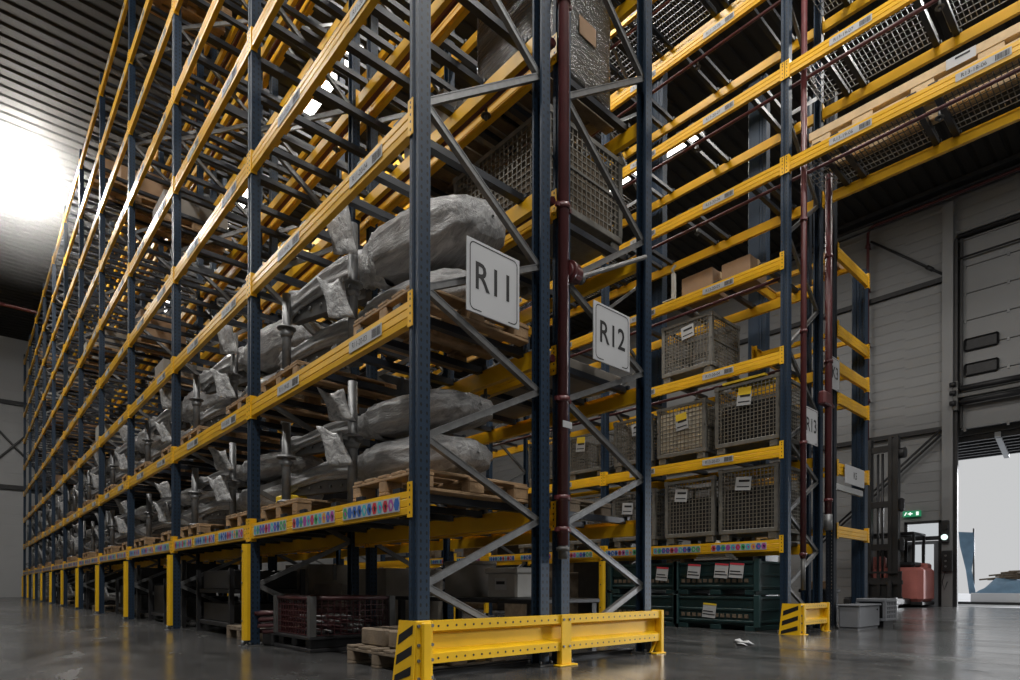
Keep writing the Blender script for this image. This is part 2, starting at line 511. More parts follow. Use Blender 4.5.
def brace_mesh(dx, z0, z1):
    def mk():
        m_ = MB()
        p, q = Vector((0.03, 0, z0)), Vector((dx - 0.03, 0, z1))
        d = (q - p).normalized(); nrm = Vector((-d.z, 0, d.x))
        m_.bar(p, q, 0.035, 0.045, nrm)
        a = nrm * 0.019
        m_.bar(p + a + Vector((0, -0.0195, 0)), q + a + Vector((0, -0.0195, 0)), 0.004, 0.006, nrm)
        m_.bar(p - a + Vector((0, -0.0195, 0)), q - a + Vector((0, -0.0195, 0)), 0.004, 0.006, nrm)
        return m_.mesh('brace', 'galv')
    return cached(('br', round(dx, 3), z0, z1), mk)
def frame(label, x0, x1, y, h, group, mirror=False, nb=99, yoff=0.0):
    t = thing('rack_ladder', label, 'rack frame', (x0, y, 0), 0, group)
    for xx, rot in ((0, 0), (x1 - x0, PI)):
        u_ = put('upright', upright_mesh('std', h), t, (xx, 0, 0), (0, 0, rot))
        put('base_plate', base_mesh(), u_)
    dx = x1 - x0
    i = 0
    while i < len(ZIG) - 1 and i < nb and ZIG[i + 1] < h:
        a, c_ = ZIG[i], ZIG[i + 1]
        at_front = (i % 2 == 1) != mirror       # lower end sits on the x0 upright?
        p, q = (a, c_) if at_front else (c_, a)
        put('brace', brace_mesh(dx, p, q), t, (0, yoff, 0))
        i += 1
    return t
# beam: stepped box profile with two grooves on its outer face, outer face towards -X
def beam_mesh(L, mt='yellow'):
    def mk():
        pr = [(-0.025, 0), (-0.025, -0.040), (-0.020, -0.046), (-0.025, -0.052), (-0.025, -0.094), (-0.020, -0.100), (-0.025, -0.106), (-0.022, -0.145), (0.028, -0.145), (0.028, -0.035), (0.004, -0.032), (0.004, 0)]
        m_ = MB(); m_.prism(pr, 'y', -L / 2, L / 2)
        return m_.mesh('pallet_beam', mt)
    return cached(('beam', round(L, 3), mt), mk)
def conn_mesh():
    def mk():
        m_ = MB()
        m_.box(-0.032, -0.026, -0.004, 0.048, -0.17, 0.055)
        m_.box(-0.032, 0.03, -0.006, 0.0, -0.17, 0.055)
        m_.cur = 1
        for z in (-0.14, -0.09, -0.045, 0.0, 0.03):
            m_.box(-0.0335, -0.0318, 0.020, 0.030, z - 0.006, z + 0.008)
        m_.cur = 0
        return m_.mesh('end_connector', ['yellow', 'black'])
    return cached('conn', mk)
LBL = ['white', 'ink', 'c_red', 'c_blue', 'c_green', 'c_cyan', 'c_mag', 'c_amber']
def label_mesh(txt, Lw=0.46, h=0.08):
    """white location label: printed code and bar code; outer face towards -X, reads along -Y"""
    def mk():
        m_ = MB(); m_.box(-0.0035, 0, -Lw / 2, Lw / 2, -h / 2, h / 2, 0)
        if txt:
            add_text(m_, txt, h * 0.72, lambda u, v: (-0.0045, 0.075 - u * 0.9, v - 0.002), 1)
        rnd = random.Random(5)
        yy = -0.10
        while yy > -Lw / 2 + 0.012:
            wd = rnd.choice((0.003, 0.005, 0.008))
            m_.add([(-0.0045, yy, -h * 0.36), (-0.0045, yy - wd, -h * 0.36), (-0.0045, yy - wd, h * 0.36), (-0.0045, yy, h * 0.36)], [(0, 1, 2, 3)], 1)
            yy -= wd + rnd.choice((0.003, 0.004))
        return m_.mesh('location_label', LBL)
    return cached(('lbl', txt, Lw, h), mk)
def colour_strip(Lw=0.78, h=0.095, seed=1):
    """white strip printed with a row of coloured hexagon codes"""
    def mk():
        rnd = random.Random(seed)
        m_ = MB(); m_.box(-0.0035, 0, -Lw / 2, Lw / 2, -h / 2, h / 2, 0)
        nn = 11
        st = Lw / nn
        for i in range(nn):
            cy_ = Lw / 2 - st * (i + 0.5)
            mi = rnd.choice((2, 3, 4, 5, 6, 7, 5, 3))
            m_.add([(-0.0042, cy_ - st * 0.5 * math.cos(a * PI / 3), h * 0.47 * math.sin(a * PI / 3)) for a in range(6)], [(0, 1, 2, 3, 4, 5)], mi)
            m_.add([(-0.0047, cy_ - st * 0.3, 0.0), (-0.0047, cy_ - st * 0.05, -h * 0.3), (-0.0047, cy_ + st * 0.16, h * 0.05), (-0.0047, cy_ + st * 0.05, h * 0.22)], [(0, 1, 2, 3)], rnd.choice((1, 0, 3, 1, 6)))
        return m_.mesh('colour_label', LBL)
    return cached(('strip', Lw, h, seed), mk)
FAR = MB()          # every beam beyond the counted ones
FARN = [0]
def beam(row, side, x, yc, k, L, flip, label, group, labels=None):
    """one pallet beam: the mesh is the thing; connectors and labels are its parts"""
    o = put('pallet_beam', beam_mesh(L), None, (x, yc, ZL(k)), (0, 0, PI if flip else 0))
    tag(o, label, 'beam', group)
    put('end_connector', conn_mesh(), o, (0, L / 2, 0))
    put('end_connector', conn_mesh(), o, (0, -L / 2, 0), (0, 0, 0), (1, -1, 1))
    for lm, ly, lz in labels or ():
        put(lm.name.split('.')[0], lm, o, (-0.0255, ly, lz))
    return o
def far_beam(x, yc, k, L, flip):
    s_ = -1 if flip else 1
    z = ZL(k)
    FAR.box(min(x - 0.025 * s_, x + 0.028 * s_), max(x - 0.025 * s_, x + 0.028 * s_), yc - L / 2, yc + L / 2, z - 0.145, z - 0.034)
    FAR.box(min(x - 0.025 * s_, x + 0.004 * s_), max(x - 0.025 * s_, x + 0.004 * s_), yc - L / 2, yc + L / 2, z - 0.034, z)
    for e in (-1, 1):
        FAR.box(x - s_ * 0.0325 - 0.003, x - s_ * 0.0325 + 0.003, yc + e * L / 2 - 0.04, yc + e * L / 2 + 0.04, z - 0.17, z + 0.055)
    FARN[0] += 1
BL = W - 0.104
NB11 = 11
X11F, X11R, X12N, X12F, X13F, X13R = 2.14, 3.216, 3.44, 4.514, 7.78, 8.80
Y13 = 3.38
HR = 11.1
for k in range(NB11 + 1):
    nm = ORD[k]
    frame('navy R11 upright frame with grey zigzag braces, %s from the sign end' % nm, X11F, X11R, Y0 + k * W, HR, 'R11 upright frames')
    frame('navy R12 upright frame with grey zigzag braces, %s from the sign end' % nm, X12N, X12F, Y0 + k * W, HR, 'R12 upright frames', True)
for k in range(6):
    frame('navy R13 upright frame beside the dock aisle, %s from the sign end' % ORD[k], X13F, X13R, Y13 + k * W, HR, 'R13 upright frames')
for k in range(NB11):
    for l in range(9):
        yc = Y0 + (k + 0.5) * W
        labs = []
        if l == 0:
            labs = [(colour_strip(0.78, 0.095, 1 + (k * 3 + j) % 4), (-0.5 + j * 0.5) * 1.88 if False else (-0.92 + 0.92 * j), -0.073) for j in range(3)]
        else:
            labs = [(label_mesh('R11-%02d-%02d' % (20 - 2 * k - j, l + 2) if k < 3 else ''), -0.85 + 1.35 * j, -0.073) for j in range(2)]
        beam('R11', 'front', X11F - 0.022, yc, l, BL, False, 'yellow R11 beam facing the open aisle, %s level, %s bay from the sign' % (ORD[l], ORD[k]), 'R11 aisle beams', labs)
        if k < 4:
            beam('R11', 'rear', X11R + 0.022, yc, l, BL, True, 'yellow R11 rear beam toward R12, %s level, %s bay from the sign' % (ORD[l], ORD[k]), 'R11 rear beams')
        else:
            far_beam(X11R + 0.022, yc, l, BL, True)
        if k < 4 and l < 8:
            beam('R12', 'rear', X12N - 0.022, yc, l, BL, False, 'yellow R12 beam backing on R11, %s level, %s bay from the sign' % (ORD[l], ORD[k]), 'R12 rear beams')
        else:
            far_beam(X12N - 0.022, yc, l, BL, False)
        if k < 3 and l < 8:
            beam('R12', 'aisle', X12F + 0.022, yc, l, BL, True, 'yellow R12 beam facing row R13, %s level, %s bay from the sign' % (ORD[l], ORD[k]), 'R12 aisle beams')
        else:
            far_beam(X12F + 0.022, yc, l, BL, True)
for k in range(-1, 5):
    for l in range(9):
        if k == -1 and l < 4:
            continue
        yc = Y13 + (k + 0.5) * W
        bay = 'bridge bay over the drive-through' if k == -1 else '%s bay from its end' % ORD[k]
        labs = []
        if k < 3:
            if l == 0:
                labs = [(colour_strip(0.78, 0.095, 1 + (k + 1 + j) % 4), -0.85 + 0.95 * j, -0.073) for j in range(3)]
            else:
                n0 = 19 + 2 * k + 1
                labs = [(label_mesh('R13-%02d-%02d' % ((18, 19)[j] if k == -1 else n0 + j, l + 2)), -0.55 + 1.25 * j, -0.066) for j in range(2)]
        beam('R13', 'front', X13F - 0.022, yc, l, BL, False, 'yellow R13 front beam, %s level, %s' % (ORD[l], bay), 'R13 front beams', labs)
        if k < 2:
            beam('R13', 'rear', X13R + 0.022, yc, l, BL, True, 'yellow R13 rear beam, %s level, %s' % (ORD[l], bay), 'R13 rear beams')
        else:
            far_beam(X13R + 0.022, yc, l, BL, True)
o = put('distant_pallet_beams', FAR.mesh('distant_pallet_beams', 'yellow'))
tag(o, 'yellow pallet beams deep inside the rows, behind the front bays', 'beams', None, 'stuff')

# cross bars on the beams
def crossbar_mesh(dx):
    def mk():
        m_ = MB(); m_.box(0.0, dx, -0.03, 0.03, -0.03, 0.022)
        for a in (-0.028, dx + 0.008):
            m_.box(a, a + 0.03, -0.045, 0.045, 0.002, 0.035)
        return m_.mesh('cross_bar', 'navy')
    return cached(('xb', round(dx, 3)), mk)
FARX = MB()
BARY = (0.22, 0.72, 1.12, 1.70, 2.12, 2.66)
def bars(row, xa, xb, y0, l, ys, label, group, far=False):
    for j, yy in enumerate(ys):
        if far:
            FARX.box(xa, xb, y0 + yy - 0.03, y0 + yy + 0.03, ZL(l) - 0.03, ZL(l) + 0.022)
        else:
            o_ = put('cross_bar', crossbar_mesh(xb - xa), None, (xa, y0 + yy, ZL(l)))
            tag(o_, label % (ORD[j],), 'cross bar', group)
for k in range(NB11):
    for l in range(9):
        bars('R11', X11F - 0.005, X11R + 0.005, Y0 + k * W, l, BARY, 'navy cross bar in R11 %s bay, %s level, %%s from the sign end' % (ORD[k], ORD[l]), 'R11 cross bars', far=(k > 2))
        bars('R12', X12N + 0.005, X12F - 0.005, Y0 + k * W, l, BARY, 'navy cross bar in R12 %s bay, %s level, %%s from the sign end' % (ORD[k], ORD[l]), 'R12 cross bars', far=not (k == 0 and l < 6))
for k in range(-1, 4):
    for l in range(9):
        if k == -1 and l < 4:
            continue
        nm = 'bridge' if k == -1 else ORD[k]
        bars('R13', X13F + 0.005, X13R - 0.005, Y13 + k * W, l, (0.35, 0.52, 1.35, 1.55, 2.35, 2.55) if l > 3 else (0.3, 0.95, 1.7, 2.5), 'black cross bar in R13 %s bay, %s level, %%s from the dock end' % (nm, ORD[l]), 'R13 cross bars', far=not (k < 2 and 2 < l < 7))
o = put('distant_cross_bars', FARX.mesh('distant_cross_bars', 'navy'))
tag(o, 'navy cross bars lying on beams deep inside the rows', 'cross bars', None, 'stuff')
# wire decks
def deck_mesh(dx, dy):
    def mk():
        m_ = MB()
        n_ = int(dy / 0.05)
        for i in range(n_ + 1):
            yy = -dy / 2 + dy * i / n_
            m_.box(-dx / 2, dx / 2, yy - 0.004, yy + 0.004, -0.008, 0.0)
        n_ = int(dx / 0.1)
        for i in range(n_ + 1):
            xx = -dx / 2 + dx * i / n_
            m_.box(xx - 0.004, xx + 0.004, -dy / 2, dy / 2, -0.016, -0.008)
        return m_.mesh('wire_deck', 'galv')
    return cached(('deck', round(dx, 2), round(dy, 2)), mk)
for k in range(-1, 3):
    for l in range(4, 9):
        if k == 0 and l < 7:
            continue
        nm = 'bridge' if k == -1 else ORD[k]
        for h_, s_ in ((-0.25, 'dock-side'), (0.25, 'inner')):
            o = put('wire_deck', deck_mesh(X13R - X13F - 0.08, W / 2 - 0.12), None, ((X13F + X13R) / 2, Y13 + (k + 0.5 + h_) * W, ZL(l) + 0.045))
            tag(o, 'galvanised wire deck of R13 %s bay, %s level, %s half' % (nm, ORD[l], s_), 'wire deck', 'R13 wire decks')
# upright guards on the aisle
def guard_mesh():
    def mk():
        m_ = MB()
        pts = [(-0.048, -0.056), (-0.078, -0.056), (-0.100, -0.038), (-0.108, 0), (-0.100, 0.038), (-0.078, 0.056), (-0.048, 0.056), (-0.048, 0.050), (-0.075, 0.050), (-0.095, 0.034), (-0.102, 0), (-0.095, -0.034), (-0.075, -0.050), (-0.048, -0.050)]
        m_.prism(pts, 'z', 0.06, 1.0)
        return m_.mesh('upright_guard', 'yellow_guard')
    return cached('guard', mk)
def guard(x, y, label, group):
    t = thing('upright_guard', label, 'post guard', (x, y, 0), 0, group)
    put('sleeve', guard_mesh(), t)
    def ft():
        m_ = MB(); m_.tube([(-0.100, 0, 0), (-0.100, 0, 0.06)], 0.018, 10)
        m_.box(-0.125, -0.078, -0.06, 0.06, 0, 0.008)
        return m_.mesh('foot', 'galv')
    put('foot', cached('guardfoot', ft), t)
    def bt():
        m_ = MB()
        for z in (0.25, 0.62, 0.93):
            m_.tube([(-0.107, 0, z), (-0.115, 0, z)], 0.011, 8)
        return m_.mesh('bolt', 'steel')
    put('bolt', cached('guardbolt', bt), t)
for k in range(1, NB11 + 1):
    guard(X11F, Y0 + k * W, 'yellow guard on the R11 aisle upright, %s after the end frame' % ORD[k - 1], 'R11 post guards')
for k in range(1, 4):
    guard(X13F, Y13 + k * W, 'yellow guard on the R13 aisle upright, %s after the end frame' % ORD[k - 1], 'R13 post guards')
for k in range(1, 5):
    t = thing('upright_guard', 'yellow guard on the R12 aisle upright, %s after the end frame' % ORD[k - 1], 'post guard', (X12F, Y0 + k * W, 0), PI, 'R12 post guards')
    put('sleeve', guard_mesh(), t)

# ------------------------------------------------------------------ end protectors
def protector(label, x0, x1, y, h, mids, chev, group):
    """yellow sigma-beam barrier on posts in front of the rack end"""
    t = thing('rack_end_protector', label, 'barrier', (x0, y, 0), 0, group)
    L = x1 - x0
    zb, zt = h * 0.30, h * 0.985
    m_ = MB()
    pr = [(-0.035, zb), (-0.035, zb + h * 0.16), (0.02, zb + h * 0.22), (0.02, zt - h * 0.21), (-0.035, zt - h * 0.16), (-0.035, zt), (0.03, zt), (0.03, zt - 0.01), (-0.028, zt - 0.01), (-0.028, zt - h * 0.15), (0.027, zt - h * 0.2), (0.027, zb + h * 0.21), (-0.028, zb + h * 0.15), (-0.028, zb + 0.008), (0.03, zb + 0.008), (0.03, zb)]
    m_.prism(pr, 'x', 0.06, L - 0.02, 0)
    nn = int(L / 0.075)
    for i in range(nn):
        xx = 0.14 + (L - 0.26) * i / (nn - 1)
        for z in (zb + h * 0.08, zt - h * 0.085):
            m_.add([(xx + 0.008 * math.cos(a * PI / 4), -0.0362, z + 0.008 * math.sin(a * PI / 4)) for a in range(8)], [tuple(range(8))], 1)
    put('barrier_beam', m_.mesh('barrier_beam', ['yellow_guard', 'black']), t)
    m_ = MB()                                   # corner post with a wrapped cheek
    m_.cbox(-0.055, 0.075, -0.075, -0.037, 0.0, h, 0.006)
    m_.cbox(-0.02, 0.05, -0.10, -0.07, 0.012, h - 0.01, 0.008)
    m_.cbox(-0.07, 0.09, -0.11, 0.0, 0.0, 0.012, 0.003)
    p0_ = put('corner_post', m_.mesh('corner_post', 'yellow_guard'), t)
    m_ = MB()
    for z in (h * 0.1, h * 0.38, h * 0.62, h * 0.92):
        m_.tube([(-0.035, -0.074, z), (-0.035, -0.084, z)], 0.011, 6); m_.tube([(0.064, -0.074, z), (0.064, -0.084, z)], 0.011, 6)
    put('bolt', m_.mesh('bolt', 'galv'), p0_)
    m_ = MB()                                   # side cheek, flared at the foot, chevrons on its outer face
    D = chev
    A, Bq, Cq, Dq = Vector((-0.055, -0.075, h)), Vector((-0.055, D, h)), Vector((-0.085, D + 0.03, 0)), Vector((-0.075, -0.075, 0))
    nrm = (Dq - A).cross(Bq - A).normalized() * 0.008
    if nrm.x > 0:
        nrm = -nrm
    vs = [A, Bq, Cq, Dq, A - nrm, Bq - nrm, Cq - nrm, Dq - nrm]
    m_.add(vs, [(0, 1, 2, 3), (7, 6, 5, 4), (0, 4, 5, 1), (1, 5, 6, 2), (2, 6, 7, 3), (3, 7, 4, 0)], 0)
    def cp(u, v):
        return A.lerp(Bq, u).lerp(Dq.lerp(Cq, u), v) + nrm * 0.25
    for v0 in (0.04, 0.36, 0.68):
        m_.add([cp(0.12, v0 + 0.02), cp(0.12, v0 + 0.16), cp(0.9, min(v0 + 0.36, 0.99)), cp(0.9, v0 + 0.2)], [(0, 1, 2, 3)], 1)
    put('chevron_cheek', m_.mesh('chevron_cheek', ['yellow_guard', 'black']), t)
    for mx_ in mids:
        m_ = MB()
        m_.cbox(mx_ - 0.055, mx_ + 0.055, -0.048, -0.037, 0.012, h, 0.003)
        m_.box(mx_ - 0.055, mx_ - 0.045, -0.037, 0.0, 0.012, zb + 0.02); m_.cbox(mx_ - 0.1, mx_ + 0.1, -0.075, 0.0, 0, 0.012, 0.003)
        pm = put('middle_post', m_.mesh('middle_post', 'yellow_guard'), t)
        m_ = MB()
        for z in (zb + h * 0.08, zt - h * 0.085):
            for a in (-0.032, 0.032):
                m_.tube([(mx_ + a, -0.047, z), (mx_ + a, -0.056, z)], 0.01, 6)
        put('bolt', m_.mesh('bolt', 'galv'), pm)
    m_ = MB()
    m_.cbox(L - 0.03, L + 0.012, -0.048, 0.06, 0.012, h, 0.003); m_.cbox(L - 0.12, L + 0.03, -0.06, 0.0, 0, 0.012, 0.003)
    m_.prism([(L - 0.13, 0.012), (L - 0.11, 0.012), (L - 0.03, zb), (L - 0.055, zb)], 'y', -0.01, 0.01)
    put('end_post', m_.mesh('end_post', 'yellow_guard'), t)
    return t
protector('long yellow punched barrier across the ends of R11 and R12', 2.06, 4.62, 3.13, 0.385, (1.30,), 0.11, None)
protector('short yellow barrier with black chevrons at the end of R13', 7.63, 8.55, 3.18, 0.385, (), 0.15, None)
# floor guide rail behind the long protector
m_ = MB(); m_.box(2.2, 4.5, 3.36, 3.40, 0, 0.035); m_.box(2.2, 4.5, 3.30, 3.33, 0, 0.03)
tag(put('guide_rail', m_.mesh('guide_rail', 'dark')), 'dark steel guide rail on the floor under the long barrier', 'rail')

# ------------------------------------------------------------------ row signs
def sign(txt, x0, x1, z0, z1, y, label, line=True):
    wd, ht = x1 - x0, z1 - z0
    t = thing('row_sign', label, 'sign', ((x0 + x1) / 2, y, (z0 + z1) / 2), 0, None)
    m_ = MB(); m_.cbox(-wd / 2, wd / 2, 0.0, 0.012, -ht / 2, ht / 2, 0.002)
    put('plate', m_.mesh('plate', 'sign'), t)
    m_ = MB()
    add_text(m_, txt, ht * 0.53, lambda u, v: (u * 0.86, -0.0015, v), 0)
    put('lettering', m_.mesh('lettering', 'ink'), t)
    if line:
        m_ = MB()
        a, bq, r_, q = wd / 2 * 0.89, ht / 2 * 0.91, 0.035, 0.004
        pts = [(-a * 0.55, -bq)]
        for cx, cz, s0 in ((-a + r_, -bq + r_, 270), (-a + r_, bq - r_, 180), (a - r_, bq - r_, 90), (a - r_, -bq + r_, 0)):
            for i in range(5):
                th = math.radians(s0 - i * 22.5)
                pts.append((cx + r_ * math.cos(th), cz + r_ * math.sin(th)))
        pts.append((a * 0.62, -bq))
        for p, q_ in zip(pts, pts[1:]):
            d = Vector((q_[0] - p[0], 0, q_[1] - p[1])).normalized() * 0.0035
            n_ = Vector((-d.z, 0, d.x))
            P_, Q_ = Vector((p[0], -0.0012, p[1])) - d, Vector((q_[0], -0.0012, q_[1])) + d
            m_.add([P_ - n_, Q_ - n_, Q_ + n_, P_ + n_], [(0, 1, 2, 3)])
        put('border_line', m_.mesh('border_line', 'ink'), t)
    m_ = MB()
    for zz in (ht * 0.3, -ht * 0.3):
        m_.box(-wd / 2 + 0.02, wd / 2 - 0.02, 0.012, 0.03, zz - 0.012, zz + 0.012)
    put('bracket', m_.mesh('bracket', 'steel'), t)
    return t
sign('R11', 2.445, 2.915, 2.40, 2.885, 3.13, 'grey white row sign reading R11 on the end frame')
sign('R12', 3.72, 4.19, 2.40, 2.87, 3.13, 'grey white row sign reading R12 beside the red pipe')
sign('R13', 8.00, 8.42, 2.45, 2.92, 3.235, 'grey white row sign reading R13 between two red pipes')

# ------------------------------------------------------------------ sprinkler pipes
def clamp(m_, x, y, z, r):
    m_.tube([(x, y, z - 0.02), (x, y, z + 0.02)], r * 1.25, 12)
    m_.box(x - r * 1.9, x + r * 1.9, y - 0.012, y + 0.012, z - 0.015, z + 0.015)
t = thing('riser_pipe', 'dark red sprinkler riser between the R11 and R12 end frames', 'pipe', (3.365, 3.13, 0))
m_ = MB(); m_.tube([(0, 0, 0.9), (0, 0, 12.4)], 0.042, 14); put('pipe', m_.mesh('pipe', 'red'), t)
m_ = MB()
for z in (1.02, 1.26, 2.0, 3.45, 5.0, 7.0):
    m_ = MB(); clamp(m_, 0, 0, z, 0.042); put('clamp', m_.mesh('clamp', 'red'), t)
m_ = MB(); m_.tube([(0, 0, 0.80), (0, 0, 0.98)], 0.036, 12); m_.tube([(0, 0, 0.86), (0, 0, 0.89)], 0.05, 12); put('end_cap', m_.mesh('end_cap', 'steel'), t)
m_ = MB(); m_.box(-0.05, 0.05, -0.047, -0.043, 1.78, 1.83); put('pipe_tag', m_.mesh('pipe_tag', 'white'), t)
m_ = MB()
m_.tube([(0.03, 0.0, 2.985), (0.16, 0.0, 2.985)], 0.062, 14); m_.tube([(0.05, 0, 2.985), (0.075, 0, 2.985)], 0.085, 14); m_.tube([(0.11, 0.0, 2.985), (0.11, -0.05, 2.985)], 0.06, 14)
put('valve', m_.mesh('valve', 'red'), t)
t = thing('flush_pipe', 'grey steel branch pipe running behind the R12 sign frame', 'pipe', (3.53, 3.14, 2.985))
m_ = MB(); m_.tube([(0.0, 0, 0), (0.05, 0.01, 0.02), (0.92, 0.02, 0.50)], 0.02, 10); put('pipe', m_.mesh('pipe', 'galv'), t)
m_ = MB(); m_.tube([(0.02, 0, 0), (0.06, 0.005, 0)], 0.04, 10); put('flange', m_.mesh('flange', 'steel'), t)
def riser(name, lab, x, y, z0, z1, r, m='red', cl=(1.0, 2.4, 3.8, 5.2)):
    t = thing('riser_pipe', lab, 'pipe', (x, y, 0))
    q = MB(); q.tube([(0, 0, z0), (0, 0, z1)], r, 12); put('pipe', q.mesh('pipe', m), t)
    for z in cl:
        if z0 < z < z1:
            q = MB(); clamp(q, 0, 0, z, r); put('clamp', q.mesh('clamp', 'red'), t)
    return t
t = riser('riser', 'dark red riser pipe in front of the R13 aisle upright', 7.85, 3.19, 0.95, 8.6, 0.036)
q = MB(); q.tube([(0, 0, 0.55), (0, 0, 0.98)], 0.028, 10); put('end_cap', q.mesh('end_cap', 'steel'), t)
t = riser('riser', 'dark red riser pipe with boxy valve beside the black upright', 8.60, 3.17, 1.55, 6.1, 0.045, 'red', (1.75, 3.6, 5.0))
q = MB(); q.cbox(-0.24, 0.03, -0.05, 0.05, 2.99, 3.17, 0.02); q.tube([(0.03, 0, 3.05), (0.1, -0.02, 3.0)], 0.03, 8); put('valve', q.mesh('valve', 'red'), t)
q = MB(); q.tube([(0, 0, 1.35), (0, 0, 1.56)], 0.05, 10); put('end_cap', q.mesh('end_cap', 'galv'), t)
def hpipe(lab, x, z, ya, yb, r, heads, group, pend=True):
    t = thing('branch_pipe', lab, 'pipe', (x, ya, z), 0, group)
    q = MB(); q.tube([(0, 0, 0), (0, yb - ya, 0)], r, 8); put('pipe', q.mesh('pipe', 'red'), t)
    for yy in heads:
        q = MB(); q.tube([(0.0, yy - ya, -r), (0.0, yy - ya, -0.10)], [0.012, 0.018], 8); q.tube([(0, yy - ya, -0.10), (0, yy - ya, -0.105)], 0.045, 12); q.tube([(0, yy - ya, -0.105), (0, yy - ya, -0.14)], [0.02, 0.012], 8)
        put('sprinkler_head', q.mesh('sprinkler_head', 'steel'), t)
    return t
for l in range(2, 9):
    hpipe('dark red sprinkler pipe under the R13 front beams of the %s level' % ORD[l], X13F + 0.10, ZL(l) - 0.20, 0.2 if l >= 4 else 3.4, 12.0, 0.022, [Y13 + (j + 0.45) * W for j in range(-1 if l >= 4 else 0, 2)], 'R13 sprinkler pipes')
for l in range(1, 8):
    hpipe('dark red sprinkler pipe in the gap between R11 and R12, %s level' % ORD[l], 3.328, ZL(l) - 0.07, 3.2, 20.0, 0.03, [4.0, 6.8], 'flue sprinkler pipes')
t = thing('wall_pipe', 'thin dark red pipe up the cladding and along the wall top', 'pipe', (21.75, 6.82, 0))
q = MB(); q.tube([(0, 0, 0.3), (0, 0, 12.0), (0, -0.05, 12.15), (0, -0.2, 12.2), (0, -9, 12.2)], 0.045, 8); put('pipe', q.mesh('pipe', 'red'), t)
for z in (2.5, 4.5, 6.6, 8.4, 10.2, 11.6):
    q = MB(); q.tube([(0, 0, z - 0.05), (0, 0, z + 0.05)], 0.075, 8); q.box(0, 0.24, -0.02, 0.02, z - 0.02, z + 0.02); put('clamp', q.mesh('clamp', 'red'), t)

# ------------------------------------------------------------------ K rack behind R13 (cross beams run along the end)
t = thing('cross_rack_upright', 'black perforated upright beside the K3 sign', 'rack upright', (9.17, 3.34, 0))
put('upright', upright_mesh('K', 7.6, 0.11, 0.10, 'upright_black'), t); put('base_plate', base_mesh(), t)
for i, (xx, yy, hh, lab) in enumerate(((10.62, 3.40, 5.6, 'wide blue upright at the outer end of the K rack'), (10.55, 4.95, 9.6, 'tall blue double upright behind R13, midway along its first bay'),
                                       (9.02, 6.05, 9.6, 'tall blue double upright behind R13 close to the R12 front upright'), (9.02, 3.62, 7.6, 'navy upright close behind the R13 rear upright'))):
    t = thing('cross_rack_upright', lab, 'rack upright', (xx, yy, 0))
    if i == 3:
        put('upright', upright_mesh('K2', hh, 0.10, 0.09, 'upright'), t)
    else:
        put('upright', upright_mesh('Kb%d' % i, hh, 0.12, 0.14, 'upright_blue'), t, (-0.02, 0, 0))
        q = MB(); q.cbox(-0.085, 0.085, 0.06, 0.14 if i == 0 else 0.28, 0.012, hh, 0.012); put('back_column', q.mesh('back_column', 'upright_blue'), t)
    put('base_plate', base_mesh(), t)
for j, (z, nm) in enumerate(((1.45, 'lowest'), (2.35, 'second'), (3.36, 'third'), (3.80, 'fourth'), (4.32, 'fifth'), (5.42, 'topmost'))):
    for yy, fb, s_ in ((3.30, 'front', 1), (4.5, 'rear', -1)):
        o = put('cross_beam', beam_mesh(1.22), None, (9.86, yy, z), (0, 0, PI / 2 if s_ == 1 else -PI / 2))
        tag(o, 'short yellow K rack %s beam, %s of its six levels' % (fb, nm), 'beam', 'K rack cross beams')
        put('end_connector', conn_mesh(), o, (0, 0.61, 0)); put('end_connector', conn_mesh(), o, (0, -0.61, 0), (0, 0, 0), (1, -1, 1))
        q = MB(); q.box(-0.02, 0.03, -0.6, 0.6, 0.0, 0.012); put('edge_strip', q.mesh('edge_strip', 'wood_light' if j in (3, 5) else 'yellow'), o)
    for xx in (9.45, 9.95):
        o = put('cross_rack_bar', None, None, (xx, 3.35, z)); tag(o, 'yellow tie bar across the K rack, %s level, %s of two' % (nm, 'outer' if xx > 9.6 else 'inner'), 'cross bar', 'K rack tie bars')
        q = MB(); q.box(-0.03, 0.03, 0, 1.14, -0.06, 0.0); put('bar', q.mesh('bar', 'yellow'), o)
o = thing('white_rack_beam', 'white beam with dark lettering on the K rack', 'beam', (9.72, 3.27, 2.06))
q = MB(); q.cbox(-0.52, 0.52, 0, 0.05, -0.09, 0.0, 0.006); put('beam', q.mesh('beam', 'white'), o)
sign('K3', 8.90, 9.24, 3.35, 3.80, 3.255, 'narrow grey white sign reading K3 on the black upright', True)
sign('K5', 9.42, 10.2, 2.09, 2.36, 3.24, 'small grey sign reading K5 above the white beam', False)
def carton(x, y, z, sx, sy, sz, label, m='carton', group=None, rz=0, tape=True):
    t = thing('carton', label, 'carton', (x, y, z), rz, group)
    q = MB(); q.cbox(-sx / 2, sx / 2, -sy / 2, sy / 2, 0, sz, 0.006); put('box', q.mesh('box', m), t)
    if tape:
        q = MB(); q.box(-0.03, 0.03, -sy / 2 - 0.002, sy / 2 + 0.002, sz * 0.75, sz + 0.003); put('tape', q.mesh('tape', 'wood_light' if m == 'carton' else 'steel'), t)
    return t
carton(9.55, 3.6, 3.815, 0.3, 0.3, 0.2, 'small white carton on the fourth K rack level', 'white')
carton(9.5, 3.62, 1.465, 0.34, 0.3, 0.22, 'small white carton on the lowest K rack level', 'white')
carton(10.0, 3.66, 5.44, 0.3, 0.34, 0.3, 'small brown carton on the topmost K rack level')

